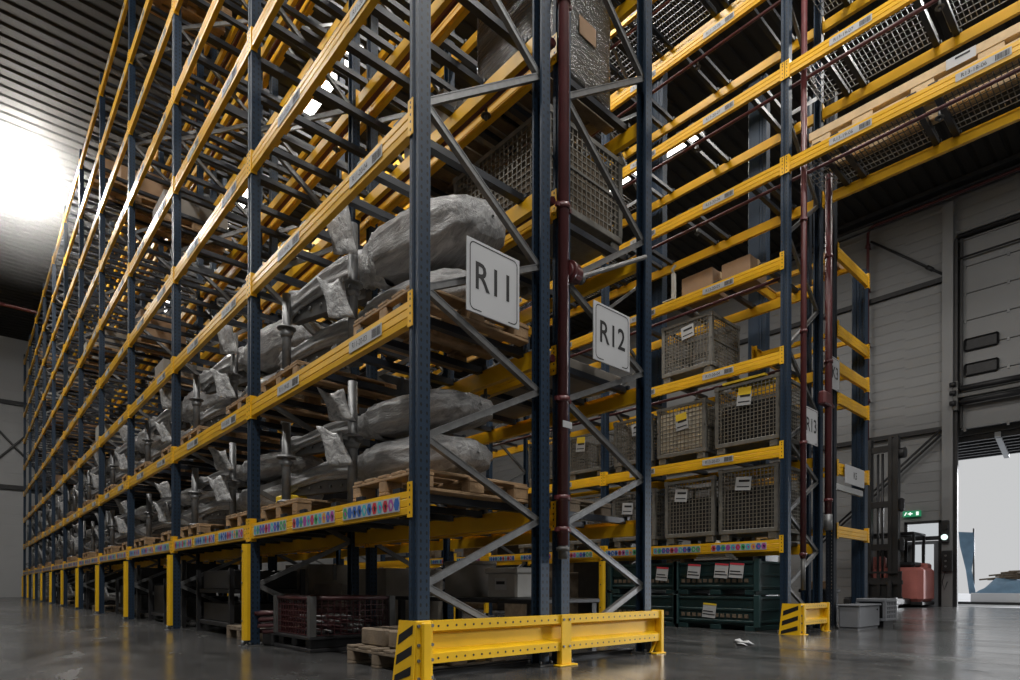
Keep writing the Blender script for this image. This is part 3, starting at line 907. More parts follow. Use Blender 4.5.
# ------------------------------------------------------------------ pallets
def pallet_mesh(mt, seed=0, lx=1.0, ly=0.86):
    """deck boards along x-running stringers; origin at centre of the underside"""
    def mk():
        rnd = random.Random(seed)
        m_ = MB()
        for yy in (-ly / 2 + 0.055, 0, ly / 2 - 0.055):
            m_.cbox(-lx / 2, lx / 2, yy - 0.05, yy + 0.05, 0.0, 0.022, 0.004)
            for xx in (-lx / 2 + 0.07, 0, lx / 2 - 0.07):
                m_.cbox(xx - 0.07, xx + 0.07, yy - 0.05, yy + 0.05, 0.0222, 0.098, 0.006)
        for xx in (-lx / 2 + 0.07, 0, lx / 2 - 0.07):
            m_.cbox(xx - 0.07, xx + 0.07, -ly / 2, ly / 2, 0.0982, 0.12, 0.004)
        for i, f in enumerate((-0.5, -0.25, 0, 0.25, 0.5)):
            wd = 0.065 + rnd.uniform(-0.01, 0.01)
            yy = f * (ly - 0.14) + rnd.uniform(-0.008, 0.008)
            m_.cbox(-lx / 2, lx / 2, yy - wd, yy + wd, 0.1202, 0.142, 0.004)
        return m_.mesh('pallet', mt)
    return cached(('pal', mt, seed, lx, ly), mk)
def pallet(x, y, z, label, group, mt='wood', seed=0, rz=0.0, lx=1.0, ly=0.86):
    return tag(put('wooden_pallet', pallet_mesh(mt, seed, lx, ly), None, (x, y, z), (0, 0, rz)), label, 'pallet', group)

# ------------------------------------------------------------------ film-wrapped parts
from mathutils import noise
def wrapped_mesh(seed):
    def mk():
        rnd = random.Random(seed)
        KEYS = [(1.07, 0.02, 0.02), (1.05, 0.07, 0.075), (0.98, 0.085, 0.10), (0.86, 0.06, 0.065), (0.62, 0.07, 0.075), (0.35, 0.085, 0.09), (0.12, 0.095, 0.10), (0.02, 0.08, 0.085), (-0.10, 0.13, 0.12),
                (-0.25, 0.20, 0.155), (-0.5, 0.27, 0.175), (-0.8, 0.28, 0.165), (-0.98, 0.26, 0.145), (-1.08, 0.225, 0.12), (-1.135, 0.17, 0.09), (-1.165, 0.09, 0.05), (-1.175, 0.012, 0.008)]
        n_, sub = 40, 5
        vs, fs, ms = [], [], []
        rings = []
        for a, b_ in zip(KEYS, KEYS[1:]):
            for j in range(sub):
                f = j / sub
                f = f * f * (3 - 2 * f) if abs(a[1] - b_[1]) > 0.04 else f
                rings.append(tuple(a[i] + (b_[i] - a[i]) * f for i in range(3)))
        rings.append(KEYS[-1])
        off = rnd.uniform(0, 50)
        for (yy, hx, hz) in rings:
            tt = (1.07 - yy) / 2.22
            xc = 0.17 + 0.52 * tt
            zc = 0.02 * math.sin(tt * 5) - (0.06 if tt < 0.25 else 0) * (1 - tt * 4)
            pleat = 0.15 if yy > -0.05 else 0.04
            for k_ in range(n_):
                th = 2 * PI * k_ / n_
                ph = noise.noise(Vector((yy * 1.5 + off, 0, 0))) * 2
                rr = 1 + pleat * math.cos(9 * th + ph + yy) + 0.09 * noise.noise(Vector((math.cos(th) * 1.6 + off, math.sin(th) * 1.6, yy * 3.2))) + 0.05 * noise.noise(Vector((math.cos(th) * 4, math.sin(th) * 4 + off, yy * 9)))
                c_, s_ = math.cos(th), math.sin(th)
                e = 0.8
                vs.append((xc + hx * rr * math.copysign(abs(c_) ** e, c_), yy, zc + hz * rr * math.copysign(abs(s_) ** e, s_)))
        R = len(rings)
        for i in range(R - 1):
            for k_ in range(n_):
                k2 = (k_ + 1) % n_
                fs.append((i * n_ + k_, i * n_ + k2, i * n_ + n_ + k2, i * n_ + n_ + k_))
        fs += [tuple(range(n_)), tuple(range((R - 1) * n_ + n_ - 1, (R - 1) * n_ - 1, -1))]
        m_ = MB(); m_.add(vs, fs, 0, True)
        return m_.mesh('wrapped_part', 'film')
    return cached(('wrap', seed), mk)
def flap_mesh(seed):
    """gathered tail of film standing up where the wrap is tied"""
    def mk():
        rnd = random.Random(seed)
        nu, nv = 7, 9
        def P(u, v, s_):
            wv = 0.018 * noise.noise(Vector((u * 4 + seed, v * 4, 0))) + 0.012 * math.sin(u * 8 + seed)
            a = (u - 0.5) * (0.19 + 0.02 * math.sin(v * 6 + seed))
            return (a * 0.74 - 0.10 * v * 0.74 - (wv + s_ * 0.004) * 0.67, -a * 0.67 + 0.10 * v * 0.67 - (wv + s_ * 0.004) * 0.74, 0.29 * v + 0.03 * math.sin(u * 5 + seed) * v)
        vs = [P(i / (nu - 1), j / (nv - 1), s_) for s_ in (-1, 1) for j in range(nv) for i in range(nu)]
        fs = []
        N = nu * nv
        for j in range(nv - 1):
            for i in range(nu - 1):
                a = j * nu + i
                fs.append((a, a + nu, a + nu + 1, a + 1)); fs.append((N + a, N + a + 1, N + a + nu + 1, N + a + nu))
        for j in range(nv - 1):
            for i in (0, nu - 1):
                a = j * nu + i; fs.append((a, a + nu, N + a + nu, N + a) if i else (a, N + a, N + a + nu, a + nu))
        for i in range(nu - 1):
            a = (nv - 1) * nu + i; fs.append((a, N + a, N + a + 1, a + 1))
            a = i; fs.append((a, a + 1, N + a + 1, N + a))
        m_ = MB(); m_.add(vs, fs, 0, True)
        return m_.mesh('film_tail', 'film_pale')
    return cached(('flap', seed), mk)
def cuff_mesh(seed):
    """crumpled loose film bunched around the tied waist"""
    def mk():
        n_ = 30
        prof = [(0.10, 0.10), (0.05, 0.125), (0.0, 0.115), (-0.06, 0.14), (-0.12, 0.15), (-0.19, 0.185), (-0.23, 0.17)]
        vs = []
        for yy, r_ in prof:
            tt = (1.07 - yy) / 2.22
            for k_ in range(n_):
                th = 2 * PI * k_ / n_
                rr = r_ * (1.02 + 0.10 * noise.noise(Vector((math.cos(th) * 3 + seed * 3, math.sin(th) * 3, yy * 22))) + 0.03 * math.sin(11 * th + yy * 40))
                vs.append((0.17 + 0.52 * tt + rr * math.cos(th), yy, rr * 0.98 * math.sin(th)))
        fs = [(i * n_ + k_, i * n_ + (k_ + 1) % n_, i * n_ + n_ + (k_ + 1) % n_, i * n_ + n_ + k_) for i in range(len(prof) - 1) for k_ in range(n_)]
        m_ = MB(); m_.add(vs, fs, 0, True)
        return m_.mesh('film_cuff', 'film_pale')
    return cached(('cuff', seed), mk)
def channel_mesh():
    def mk():
        m_ = MB()
        m_.bar((0.20, 0.98, -0.10), (0.42, 0.05, -0.13), 0.07, 0.11)
        m_.cur = 1
        for i in range(6):
            p = Vector((0.20, 0.98, -0.10)).lerp(Vector((0.42, 0.05, -0.13)), (i + 0.7) / 6.4)
            m_.tube([p + Vector((-0.03, -0.008, 0.0)), p + Vector((-0.048, -0.012, 0))], 0.013, 8)
        return m_.mesh('carrier_channel', ['steel', 'galv'])
    return cached('channel', mk)
def post_mesh(h):
    def mk():
        m_ = MB()
        m_.tube([(0, 0, 0), (0, 0, h)], 0.04, 14)
        for z in (0.0, h * 0.56):
            m_.tube([(0, 0, z), (0, 0, z + 0.012), (0, 0, z + 0.03)], [0.085, 0.085, 0.05], 16)
        m_.tube([(0, 0, h * 0.52 - 0.05), (0, 0, h * 0.52)], [0.044, 0.065], 14)
        return m_.mesh('support_post', 'galv')
    return cached(('post', h), mk)
def wrapped(x, y, z, seed, sc, rz, label):
    o = put('wrapped_part', wrapped_mesh(seed), None, (x, y, z), (0, 0, rz), sc)
    tag(o, label, 'wrapped part', 'film-wrapped parts on R11')
    put('film_cuff', cuff_mesh(seed), o)
    put('film_tail', flap_mesh(seed), o, (0.13, -0.10, -0.03), (0.0, 0, 0.0))
    put('carrier_channel', channel_mesh(), o)
    return o
rnd = random.Random(4)
for l in range(2):
    for k in range(NB11):
        yc = Y0 + (k + 0.5) * W
        zb = ZL(l) + 0.023
        bay = '%s R11 bay from the sign, %s level' % (ORD[k], ORD[l])
        jy, jx = (0, 0) if k == 0 else (rnd.uniform(-0.10, 0.10), rnd.uniform(-0.03, 0.08))
        for (dy, nm, sd) in ((-0.97, 'sign-end', 1), (0.90, 'inner', 2)):
            pallet(X11F + 0.52, yc + dy, zb, 'wooden pallet under wrapped parts, %s of two, %s' % (nm, bay), 'R11 pallets', 'wood', sd + k % 2)
        for (dx, dy, h, nm) in ((0.10, 0.90, 0.74, 'short'), (0.24, -0.12, 1.05 if l == 0 else 1.14, 'tall')):
            z0 = zb + 0.143
            if nm == 'tall':
                z0 = zb
            tag(put('support_post', post_mesh(h), None, (X11F + dx + jx, yc + dy + jy * 0, z0)), '%s grey flanged post holding wrapped parts, %s' % (nm, bay), 'post', 'R11 support posts')
        sc = 1.0 if l == 0 else 1.08
        s0 = (k * 2 + l) % 3
        wrapped(X11F + 0.02 + jx, yc + jy, zb + 0.385, 1 + s0, (1, sc, sc), rnd.uniform(-0.02, 0.02), 'lower grey film-wrapped part, %s' % bay)
        wrapped(X11F + 0.03 + jx, yc + jy + (0.0 if l == 0 else -0.04), zb + (0.745 if l == 0 else 0.90), 1 + (s0 + 1) % 3, (1.02, sc, sc * (0.85 if l == 0 else 1.3)), rnd.uniform(-0.02, 0.02), 'upper grey film-wrapped part, %s' % bay)
# small yellow hoist box on the inner pallet of the near bay
t = thing('small_case', 'small yellow case on the inner pallet of the lowest R11 shelf', 'case', (X11F + 0.2, Y0 + 0.5 * W + 1.02, ZL(0) + 0.167))
q = MB(); q.cbox(-0.11, 0.11, -0.12, 0.12, 0, 0.085, 0.012); put('body', q.mesh('body', 'tag_yellow'), t)
q = MB(); q.tube([(0, -0.05, 0.08), (0, -0.04, 0.115), (0, 0.04, 0.115), (0, 0.05, 0.08)], 0.009, 6); put('handle', q.mesh('handle', 'ink'), t)
# boxed loads on the upper levels of the far bays
rnd = random.Random(8)
for l in range(2, 8):
    for k in range(2, NB11):
        if rnd.random() < (0.62 if l < 5 else 0.34):
            yy = Y0 + k * W + rnd.choice((0.55, 1.45, 2.3))
            zb = ZL(l) + 0.023
            bay = '%s bay, %s level of R11' % (ORD[k], ORD[l])
            pallet(X11F + 0.54, yy, zb, 'wooden pallet under a single carton, %s' % bay, 'R11 upper pallets', 'wood', l % 3, 0, 1.0, 0.8)
            sz = rnd.uniform(0.2, 0.55)
            carton(X11F + 0.54, yy, zb + 0.1435, rnd.uniform(0.7, 0.95), rnd.uniform(0.5, 0.75), sz, '%s carton alone on a pallet, %s' % (('tall' if sz > 0.4 else 'low'), bay), rnd.choice(('carton', 'grey_carton', 'carton', 'pvc')), 'R11 cartons')

# ------------------------------------------------------------------ mesh cages
def panel_mesh(L, H, pitch, axis):
    def mk():
        m_ = MB()
        nx, nz = max(2, int(L / pitch)), max(2, int(H / pitch))
        rr = 0.0045
        def bx(u0, u1, z0, z1):
            if axis == 'x': m_.box(u0, u1, -rr, rr, z0, z1)
            else: m_.box(-rr, rr, u0, u1, z0, z1)
        for i in range(1, nx): bx(-L / 2 + L * i / nx - rr, -L / 2 + L * i / nx + rr, 0, H)
        for i in range(1, nz): bx(-L / 2, L / 2, H * i / nz - rr, H * i / nz + rr)
        return m_.mesh('wire_panel', 'wire')
    return cached(('pan', round(L, 3), round(H, 3), pitch, axis), mk)
def cage(x, y, z, sx, sy, sz, label, group=None, fill=None, tags=(), fill_h=0.75, rz=0, half=False, pitch=0.05):
    """pallet cage: feet, tray, corner posts, rims, four wire panels; x,y = centre of the footprint"""
    t = thing('mesh_cage', label, 'cage', (x, y, z), rz, group)
    fh = 0.09
    ft_ = cached('cagefoot', lambda: MB().cbox(-0.06, 0.06, -0.06, 0.06, 0, 0.09, 0.008).mesh('foot', 'cage'))
    for a in (-1, 1):
        for b_ in (-1, 1):
            put('foot', ft_, t, (a * (sx / 2 - 0.07), b_ * (sy / 2 - 0.08), 0))
    q = MB(); q.cbox(-sx / 2, sx / 2, -sy / 2, sy / 2, fh, fh + 0.06, 0.006); put('tray', q.mesh('tray', 'cage'), t)
    q = MB()
    for a in (-1, 1):
        for b_ in (-1, 1):
            px, py = a * (sx / 2 - 0.025), b_ * (sy / 2 - 0.025)
            q.box(px - 0.025, px + 0.025, py - 0.025, py + 0.025, fh + 0.06, sz)
            q.box(px - 0.032, px + 0.032, py - 0.032, py + 0.032, sz - 0.05, sz + 0.01)
    for b_ in (-1, 1):
        q.box(-sx / 2, sx / 2, b_ * (sy / 2 - 0.018) - 0.018, b_ * (sy / 2 - 0.018) + 0.018, sz - 0.04, sz)
    for a in (-1, 1):
        q.box(a * (sx / 2 - 0.018) - 0.018, a * (sx / 2 - 0.018) + 0.018, -sy / 2, sy / 2, sz - 0.04, sz)
        q.box(-sx / 2, sx / 2, a * (sy / 2 - 0.01) - 0.012, a * (sy / 2 - 0.01) + 0.012, sz * 0.55, sz * 0.55 + 0.022)
    put('frame', q.mesh('frame', 'cage'), t)
    H = sz - fh - 0.09
    for a in (-1, 1):
        put('wire_panel', panel_mesh(sy - 0.06, H, pitch, 'y'), t, (a * (sx / 2 - 0.012), 0, fh + 0.06))
        put('wire_panel', panel_mesh(sx - 0.06, H, pitch, 'x'), t, (0, a * (sy / 2 - 0.012), fh + 0.06))
    for (ty, tz, tm, tw) in tags:
        q = MB(); q.box(-0.004, 0.0, -tw / 2, tw / 2, -0.09, 0.09, 0)
        q.box(-0.0055, -0.0041, -tw / 2 * 0.8, tw / 2 * 0.6, 0.02, 0.05, 1); q.box(-0.0055, -0.0041, -tw / 2 * 0.8, tw / 2 * 0.8, -0.05, -0.035, 1)
        if tm == 'y': q.box(-0.007, -0.0058, -tw / 2 * 0.9, tw / 2 * 0.9, 0.05, 0.15, 2)
        put('paper_tag', q.mesh('paper_tag', ['white', 'ink', 'tag_yellow']), t, (-sx / 2 - 0.008, ty, tz), (0.1 * (1 if ty > 0 else -1), 0, 0))
    return t
def filler(x, y, z, sx, sy, sz, label, m, nm='part_carton', cat='carton'):
    o = put(nm, None, None, (x, y, z)); tag(o, label, cat)
    q = MB(); q.cbox(-sx / 2, sx / 2, -sy / 2, sy / 2, 0, sz, 0.02); put('box', q.mesh('box', m), o)
    q = MB(); q.box(-sx / 2 - 0.002, sx / 2 + 0.002, -0.03, 0.03, sz * 0.2, sz + 0.002); put('tape', q.mesh('tape', m), o)
XC = X13F + 0.42
CL = 'R13 mesh cages'
zc_ = lambda l: ZL(l) + 0.023
cage(XC, 4.78, zc_(0), 0.80, 0.80, 0.92, 'mesh cage on the lowest R13 shelf, inner one with a tilted tag', CL, tags=((0.12, 0.70, 'w', 0.2),))
cage(XC, 3.90, zc_(0), 0.80, 0.82, 0.98, 'mesh cage on the lowest R13 shelf beside its end frame', CL, tags=((0.05, 0.76, 'w', 0.22),))
cage(XC, 3.92, zc_(1), 0.80, 0.90, 0.93, 'dark mesh cage with a yellow rim on the second R13 shelf beside its end frame', CL, tags=((0.02, 0.70, 'y', 0.2),))
cage(XC, 4.92, zc_(1), 0.80, 0.80, 0.84, 'mesh cage with pale goods on the second R13 shelf', CL, tags=((-0.03, 0.55, 'y', 0.2),), pitch=0.06)
filler(XC - 0.01, 4.92, zc_(1) + 0.155, 0.75, 0.74, 0.60, 'pale board carton inside the second-shelf mesh cage', 'pale_goods')
q = MB(); q.box(-0.4, 0.02, -0.30, 0.30, 0, 0.03); o = put('yellow_strip', q.mesh('yellow_strip', 'tag_yellow'), None, (XC - 0.02, 3.95, zc_(1) + 0.942)); tag(o, 'yellow strip lying on the rim of the second-shelf cage', 'strip')
cage(XC, 4.83, zc_(2), 0.80, 0.82, 0.84, 'lone mesh cage on the third R13 shelf', CL, tags=((-0.03, 0.66, 'w', 0.2),))
cage(XC, 5.78, zc_(1), 0.80, 0.72, 0.80, 'tall tagged mesh cage seen just behind the R12 front upright', CL, tags=((-0.1, 0.62, 'w', 0.2),))
cage(XC, 6.74, zc_(1), 0.80, 0.76, 0.74, 'mesh cage with a yellow tag seen through the R12 end frame', CL, tags=((0.1, 0.55, 'y', 0.2),))
cage(XC, 7.75, zc_(1), 0.80, 0.76, 0.8, 'mesh cage deepest on the second R13 shelf', CL, tags=((0.1, 0.55, 'w', 0.2),))
cage(XC, 5.76, zc_(0), 0.80, 0.80, 0.86, 'mesh cage on the lowest R13 shelf behind the R12 front upright', CL, tags=((0.1, 0.6, 'w', 0.2),))
cage(XC, 6.76, zc_(0), 0.80, 0.80, 0.9, 'mesh cage on the lowest R13 shelf in line with the red riser', CL, tags=((0.1, 0.6, 'y', 0.2),))
cage(XC, 8.0, zc_(0), 0.80, 0.80, 0.8, 'mesh cage deepest on the lowest R13 shelf', CL, tags=((0.1, 0.6, 'w', 0.2),))
cage(XC, 7.3, zc_(2), 0.80, 0.82, 0.8, 'mesh cage on the third R13 shelf behind the R12 sign', CL, tags=((0.0, 0.6, 'w', 0.2),))
filler(XC, 4.78, zc_(0) + 0.155, 0.7, 0.7, 0.5, 'dark carton inside the inner lowest-shelf cage', 'dark')
filler(XC, 3.90, zc_(0) + 0.155, 0.7, 0.7, 0.55, 'dark carton inside the lowest-shelf cage by the end frame', 'dark')
filler(XC, 3.92, zc_(1) + 0.155, 0.7, 0.76, 0.5, 'dark carton inside the yellow-rimmed cage', 'dark')
carton(XC, 4.15, ZL(3) + 0.03, 0.5, 0.42, 0.30, 'brown carton on the fourth R13 shelf beside the white one', group=None)
carton(XC, 4.75, ZL(3) + 0.03, 0.5, 0.5, 0.34, 'brown carton with pale tape on the fourth R13 shelf')
t = thing('stillage_post', 'white hooked stand on the fourth R13 shelf', 'stand', (XC - 0.3, 5.1, ZL(3) + 0.023))
q = MB(); q.box(-0.025, 0.025, -0.025, 0.025, 0, 0.45); q.cbox(-0.15, 0.15, -0.1, 0.1, 0, 0.02, 0.004); put('stem', q.mesh('stem', 'pvc'), t)
q = MB(); q.tube([(0, 0, 0.45), (0, 0.03, 0.52), (0, -0.03, 0.57)], 0.02, 8); put('hook', q.mesh('hook', 'pvc'), t)
for k in range(1, 5):  # dark blocks added so the lit wall doesn't show through R12
    for l in range(2):
        for j, dy in enumerate((0.6, 1.5, 2.4)):
            if (k * 3 + j + l) % 4 == 3: continue
            o = put('goods_block', None, None, (3.98, Y0 + k * W + dy, ZL(l) + 0.023)); tag(o, 'added dark strapped goods block on R12, %s bay, %s level, %s place' % (ORD[k], ORD[l], ORD[j]), 'goods', 'R12 dark goods')
            hh = 0.5 + 0.11 * ((k * 5 + j * 3 + l) % 4)
            q = MB(); q.cbox(-0.45, 0.45, -0.38, 0.38, 0, hh, 0.02); put('block', q.mesh('block', 'dark' if (j + k) % 2 else 'wood_dark'), o)
            q = MB(); q.box(-0.453, 0.453, -0.02, 0.02, 0.02, hh + 0.003); q.box(-0.02, 0.02, -0.383, 0.383, 0.02, hh + 0.004); put('strap', q.mesh('strap', 'navy'), o)
# R12 loads seen between the end frames
cage(3.98, 4.05, ZL(2) + 0.023, 0.98, 1.25, 0.86, 'large olive mesh cage on the third R12 shelf behind the red riser', None, pitch=0.055)
filler(3.98, 4.05, ZL(2) + 0.18, 0.85, 1.1, 0.6, 'dark carton inside the large R12 cage', 'wood_dark')
pallet(3.98, 3.95, ZL(3) + 0.023, 'wooden pallet carrying the black stretch-wrapped load', None, 'wood_dark', 3)
# stretch-wrapped load
t = thing('stretch_wrapped_load', 'shiny black stretch-wrapped load high on the R12 shelf', 'wrapped load', (3.98, 3.95, ZL(3) + 0.167))
q = MB()
nx_, nz_ = 40, 16
vs = []
for j in range(nz_ + 1):
    zz = 1.02 * j / nz_
    for i in range(nx_):
        th = 2 * PI * i / nx_
        c_, s_ = math.cos(th), math.sin(th)
        k_ = 0.52 * (0.985 + 0.02 * noise.noise(Vector((c_ * 2, s_ * 2, zz * 12))))
        vs.append((k_ * math.copysign(abs(c_) ** 0.28, c_), k_ * 0.86 * math.copysign(abs(s_) ** 0.28, s_), zz))
fs = [(j * nx_ + i, j * nx_ + (i + 1) % nx_, (j + 1) * nx_ + (i + 1) % nx_, (j + 1) * nx_ + i) for j in range(nz_) for i in range(nx_)]
q.add(vs, fs + [tuple(range(nx_ - 1, -1, -1)), tuple(range(nz_ * nx_, nz_ * nx_ + nx_))], 0, True)
m, nt, b = nodes_of('black stretch film')
tcc = nt.nodes.new('ShaderNodeTexCoord'); mp = nt.nodes.new('ShaderNodeMapping'); mp.inputs['Scale'].default_value = (2, 2, 26); mp.inputs['Rotation'].default_value = (0.08, 0.05, 0)
nzz = nt.nodes.new('ShaderNodeTexNoise'); nzz.inputs['Scale'].default_value = 2.2; nzz.inputs['Detail'].default_value = 6
nt.links.new(tcc.outputs['Object'], mp.inputs['Vector']); nt.links.new(mp.outputs['Vector'], nzz.inputs['Vector'])
bpn = nt.nodes.new('ShaderNodeBump'); bpn.inputs['Strength'].default_value = 0.8; bpn.inputs['Distance'].default_value = 0.03
nt.links.new(nzz.outputs['Fac'], bpn.inputs['Height']); nt.links.new(bpn.outputs['Normal'], b.inputs['Normal'])
b.inputs['Base Color'].default_value = (0.05, 0.047, 0.043, 1); b.inputs['Roughness'].default_value = 0.2; b.inputs['Specular IOR Level'].default_value = 0.9
MT['stretch'] = m
put('film', q.mesh('film', 'stretch'), t)
q = MB(); q.box(-0.02, 0.2, -0.452, -0.447, 0.42, 0.58); put('carton_label', q.mesh('carton_label', 'carton'), t)
pallet(3.98, 5.05, ZL(3) + 0.023, 'wooden pallet carrying the two grey crates', None, 'wood_dark', 4)
carton(3.72, 5.25, ZL(3) + 0.167, 0.40, 0.72, 0.55, 'grey board crate on the fourth R12 shelf, lower one', 'grey_carton')
carton(4.15, 5.0, ZL(3) + 0.167, 0.40, 0.85, 0.80, 'grey board crate on the fourth R12 shelf, taller one', 'grey_carton')
for (yy, nm) in ((3.98, 'sign-end'), (5.2, 'inner')):
    pallet(3.98, yy, ZL(0) + 0.023, 'weathered pallet on the lowest R12 shelf, %s of two' % nm, 'R12 low pallets', 'wood_dark', 5)
t = thing('flat_panel_load', 'flat grey green panel on the second R12 shelf', 'panel', (3.98, 4.3, ZL(1) + 0.023))
q = MB(); q.cbox(-0.52, 0.52, -0.85, 0.85, 0.0, 0.10, 0.01); put('panel', q.mesh('panel', 'grey_carton'), t)
q = MB(); q.cbox(-0.45, 0.45, -0.7, 0.7, 0.1005, 0.16, 0.01); put('cover', q.mesh('cover', 'steel'), t)

# ------------------------------------------------------------------ floor-level goods under R11 / R12
def floor_stillage(x, y, sx, sy, h, label, m='red_dark', nrod=26, loose=True):
    t = thing('mesh_stillage', label, 'stillage', (x, y, 0))
    q = MB(); q.cbox(-sx / 2 - 0.03, sx / 2 + 0.03, -sy / 2 - 0.03, sy / 2 + 0.03, 0.0, 0.035, 0.006)
    for a in (-1, 0, 1): q.cbox(-sx / 2, sx / 2, a * (sy / 2 - 0.08) - 0.06, a * (sy / 2 - 0.08) + 0.06, 0.035, 0.11, 0.006)
    q.cbox(-sx / 2 - 0.03, sx / 2 + 0.03, -sy / 2 - 0.03, sy / 2 + 0.03, 0.11, 0.14, 0.006)
    put('base', q.mesh('base', 'dark'), t)
    for a in (-1, 1):
        for b_ in (-1, 1):
            q = MB(); q.box(a * sx / 2 - 0.03, a * sx / 2 + 0.03, b_ * sy / 2 - 0.03, b_ * sy / 2 + 0.03, 0.14, h)
            put('corner_post', q.mesh('corner_post', 'steel'), t)
    q = MB()
    for b_ in (-1, 1): q.tube([(-sx / 2, b_ * sy / 2, h - 0.02), (sx / 2, b_ * sy / 2, h - 0.02)], 0.02, 8)
    for a in (-1, 1): q.tube([(a * sx / 2, -sy / 2, h - 0.02), (a * sx / 2, sy / 2, h - 0.02)], 0.02, 8)
    put('rim', q.mesh('rim', m), t)
    for a in (-1, 1):
        put('wire_panel', cached(('rp', sy, h, m), lambda: wirep(sy - 0.06, h - 0.18, 'y', m)), t, (a * sx / 2, 0, 0.15))
        put('wire_panel', cached(('rq', sx, h, m), lambda: wirep(sx - 0.06, h - 0.18, 'x', m)), t, (0, a * sy / 2, 0.15))
    return t
def wirep(L, H, axis, m):
    q = MB(); rr = 0.004
    nx, nz = int(L / 0.06), max(3, int(H / 0.05))
    for i in range(nx + 1):
        u = -L / 2 + L * i / nx
        q.box(*((u - rr, u + rr, -rr, rr, 0, H) if axis == 'x' else (-rr, rr, u - rr, u + rr, 0, H)))
    for i in range(nz + 1):
        z = H * i / nz
        q.box(*((-L / 2, L / 2, -rr, rr, z - rr, z + rr) if axis == 'x' else (-rr, rr, -L / 2, L / 2, z - rr, z + rr)))
    return q.mesh('wire_panel', m)
floor_stillage(2.70, 5.55, 0.80, 0.78, 0.50, 'red wire stillage on the floor under the first R11 bay')
rr_ = random.Random(3)
for i in range(22):
    a = rr_.uniform(-0.25, 0.25)
    p = Vector((2.45 + 0.1 * (i % 6) + rr_.uniform(-0.02, 0.02), 5.55 + rr_.uniform(-0.04, 0.04), 0.17 + 0.045 * (i // 6)))
    d = Vector((a * 0.06, 0.28, rr_.uniform(-0.004, 0.004)))
    q = MB(); q.tube([-d, d], 0.014, 6); o = put('steel_rod', q.mesh('steel_rod', rr_.choice(('steel', 'red_dark', 'galv'))), None, p)
    tag(o, 'loose steel rod piled inside the red wire stillage', 'rod', 'rods in the red stillage')
t = thing('red_rod_bundle', 'bundle of dark red tubes beside the red wire stillage', 'bundle', (2.72, 6.14, 0.0))
t.name = 'tube_rack'
q = MB(); q.cbox(-0.45, 0.45, -0.13, 0.13, 0.0, 0.12, 0.01); put('base', q.mesh('base', 'dark'), t)
for i in range(20):
    q = MB(); a = rr_.uniform(-0.05, 0.05); yy = -0.10 + 0.05 * (i % 5); zz = 0.14 + 0.06 * (i // 5)
    q.tube([(-0.55 + rr_.uniform(-0.06, 0.06), yy + a * 0.2, zz), (0.4, yy - a * 0.2, zz + 0.01)], 0.02, 7); put('tube', q.mesh('tube', 'red_dark'), t)
pallet(2.66, 3.90, 0.0, 'weathered wooden pallet on the floor beside the long yellow barrier', None, 'wood_dark', 6, 0, 0.9, 0.86)
for i, yy in enumerate((3.70, 4.10)):
    t = thing('timber_block', 'stout timber block on the floor pallet, %s one' % ('barrier-side' if i == 0 else 'stillage-side'), 'timber', (2.60, yy, 0.143), 0, 'timber blocks')
    q = MB(); q.cbox(-0.3, 0.3, -0.17, 0.17, 0, 0.13, 0.012); put('block', q.mesh('block', 'wood_dark'), t)
pallet(2.7, 6.93, 0.0, 'weathered pallet on the floor under the second R11 bay', None, 'wood_dark', 7, 0, 0.9, 0.8)
def dark_stillage(x, y, sx, sy, h, label, shelves=2, paper=True):
    t = thing('steel_stillage', label, 'stillage', (x, y, 0), 0, None)
    for a in (-1, 1):
        for b_ in (-1, 1):
            q = MB(); q.box(a * sx / 2 - 0.025, a * sx / 2 + 0.025, b_ * sy / 2 - 0.025, b_ * sy / 2 + 0.025, 0.0, h)
            put('post', q.mesh('post', 'dark'), t)
    for i in range(shelves):
        z = 0.1 + i * h / shelves
        q = MB(); q.cbox(-sx / 2, sx / 2, -sy / 2, sy / 2, z, z + 0.05, 0.005)
        put('shelf', q.mesh('shelf', 'dark'), t)
        q = MB(); q.cbox(-sx / 2 + 0.04, sx / 2 - 0.04, -sy / 2 + 0.05, sy / 2 - 0.05, z + 0.05, z + h / shelves * 0.7, 0.01); put('bin', q.mesh('bin', 'black'), t)
    if paper:
        for i in range(shelves):
            q = MB(); q.box(-0.002, 0.002, -0.05, 0.05, 0, 0.16); put('paper_tag', q.mesh('paper_tag', 'white'), t, (-sx / 2 - 0.03, 0.0, 0.22 + i * h / shelves), (0.12, 0, 0))
    return t
for k, nm in ((2, 'third'), (3, 'fourth'), (5, 'sixth'), (7, 'eighth')):
    dark_stillage(2.72, Y0 + k * W + 0.75, 0.8, 0.8, 0.95, 'black two-tier stillage with paper tags under the %s R11 bay' % nm)
    dark_stillage(2.75, Y0 + k * W + 2.0, 0.8, 1.0, 0.7, 'low black stillage under the %s R11 bay' % nm, 1, False)
dark_stillage(2.75, Y0 + W + 1.9, 0.85, 1.3, 0.8, 'wide black stillage under the second R11 bay', 2, False)
for k, nm in ((4, 'fifth'), (6, 'seventh'), (8, 'ninth')):
    pallet(2.7, Y0 + k * W + 1.4, 0.0, 'pallet on the floor under the %s R11 bay' % nm, 'R11 floor pallets', 'wood_dark', 1, 0, 0.95, 0.8)
    o = put('floor_wrapped_part', wrapped_mesh(2), None, (2.25, Y0 + k * W + 1.3, 0.32), (0, 0, 0), (1.1, 0.8, 0.9)); tag(o, 'grey film-wrapped part on the floor pallet under the %s R11 bay' % nm, 'wrapped part', 'floor wrapped parts')
    put('film_tail', flap_mesh(2), o, (0.13, -0.1, 0.0))
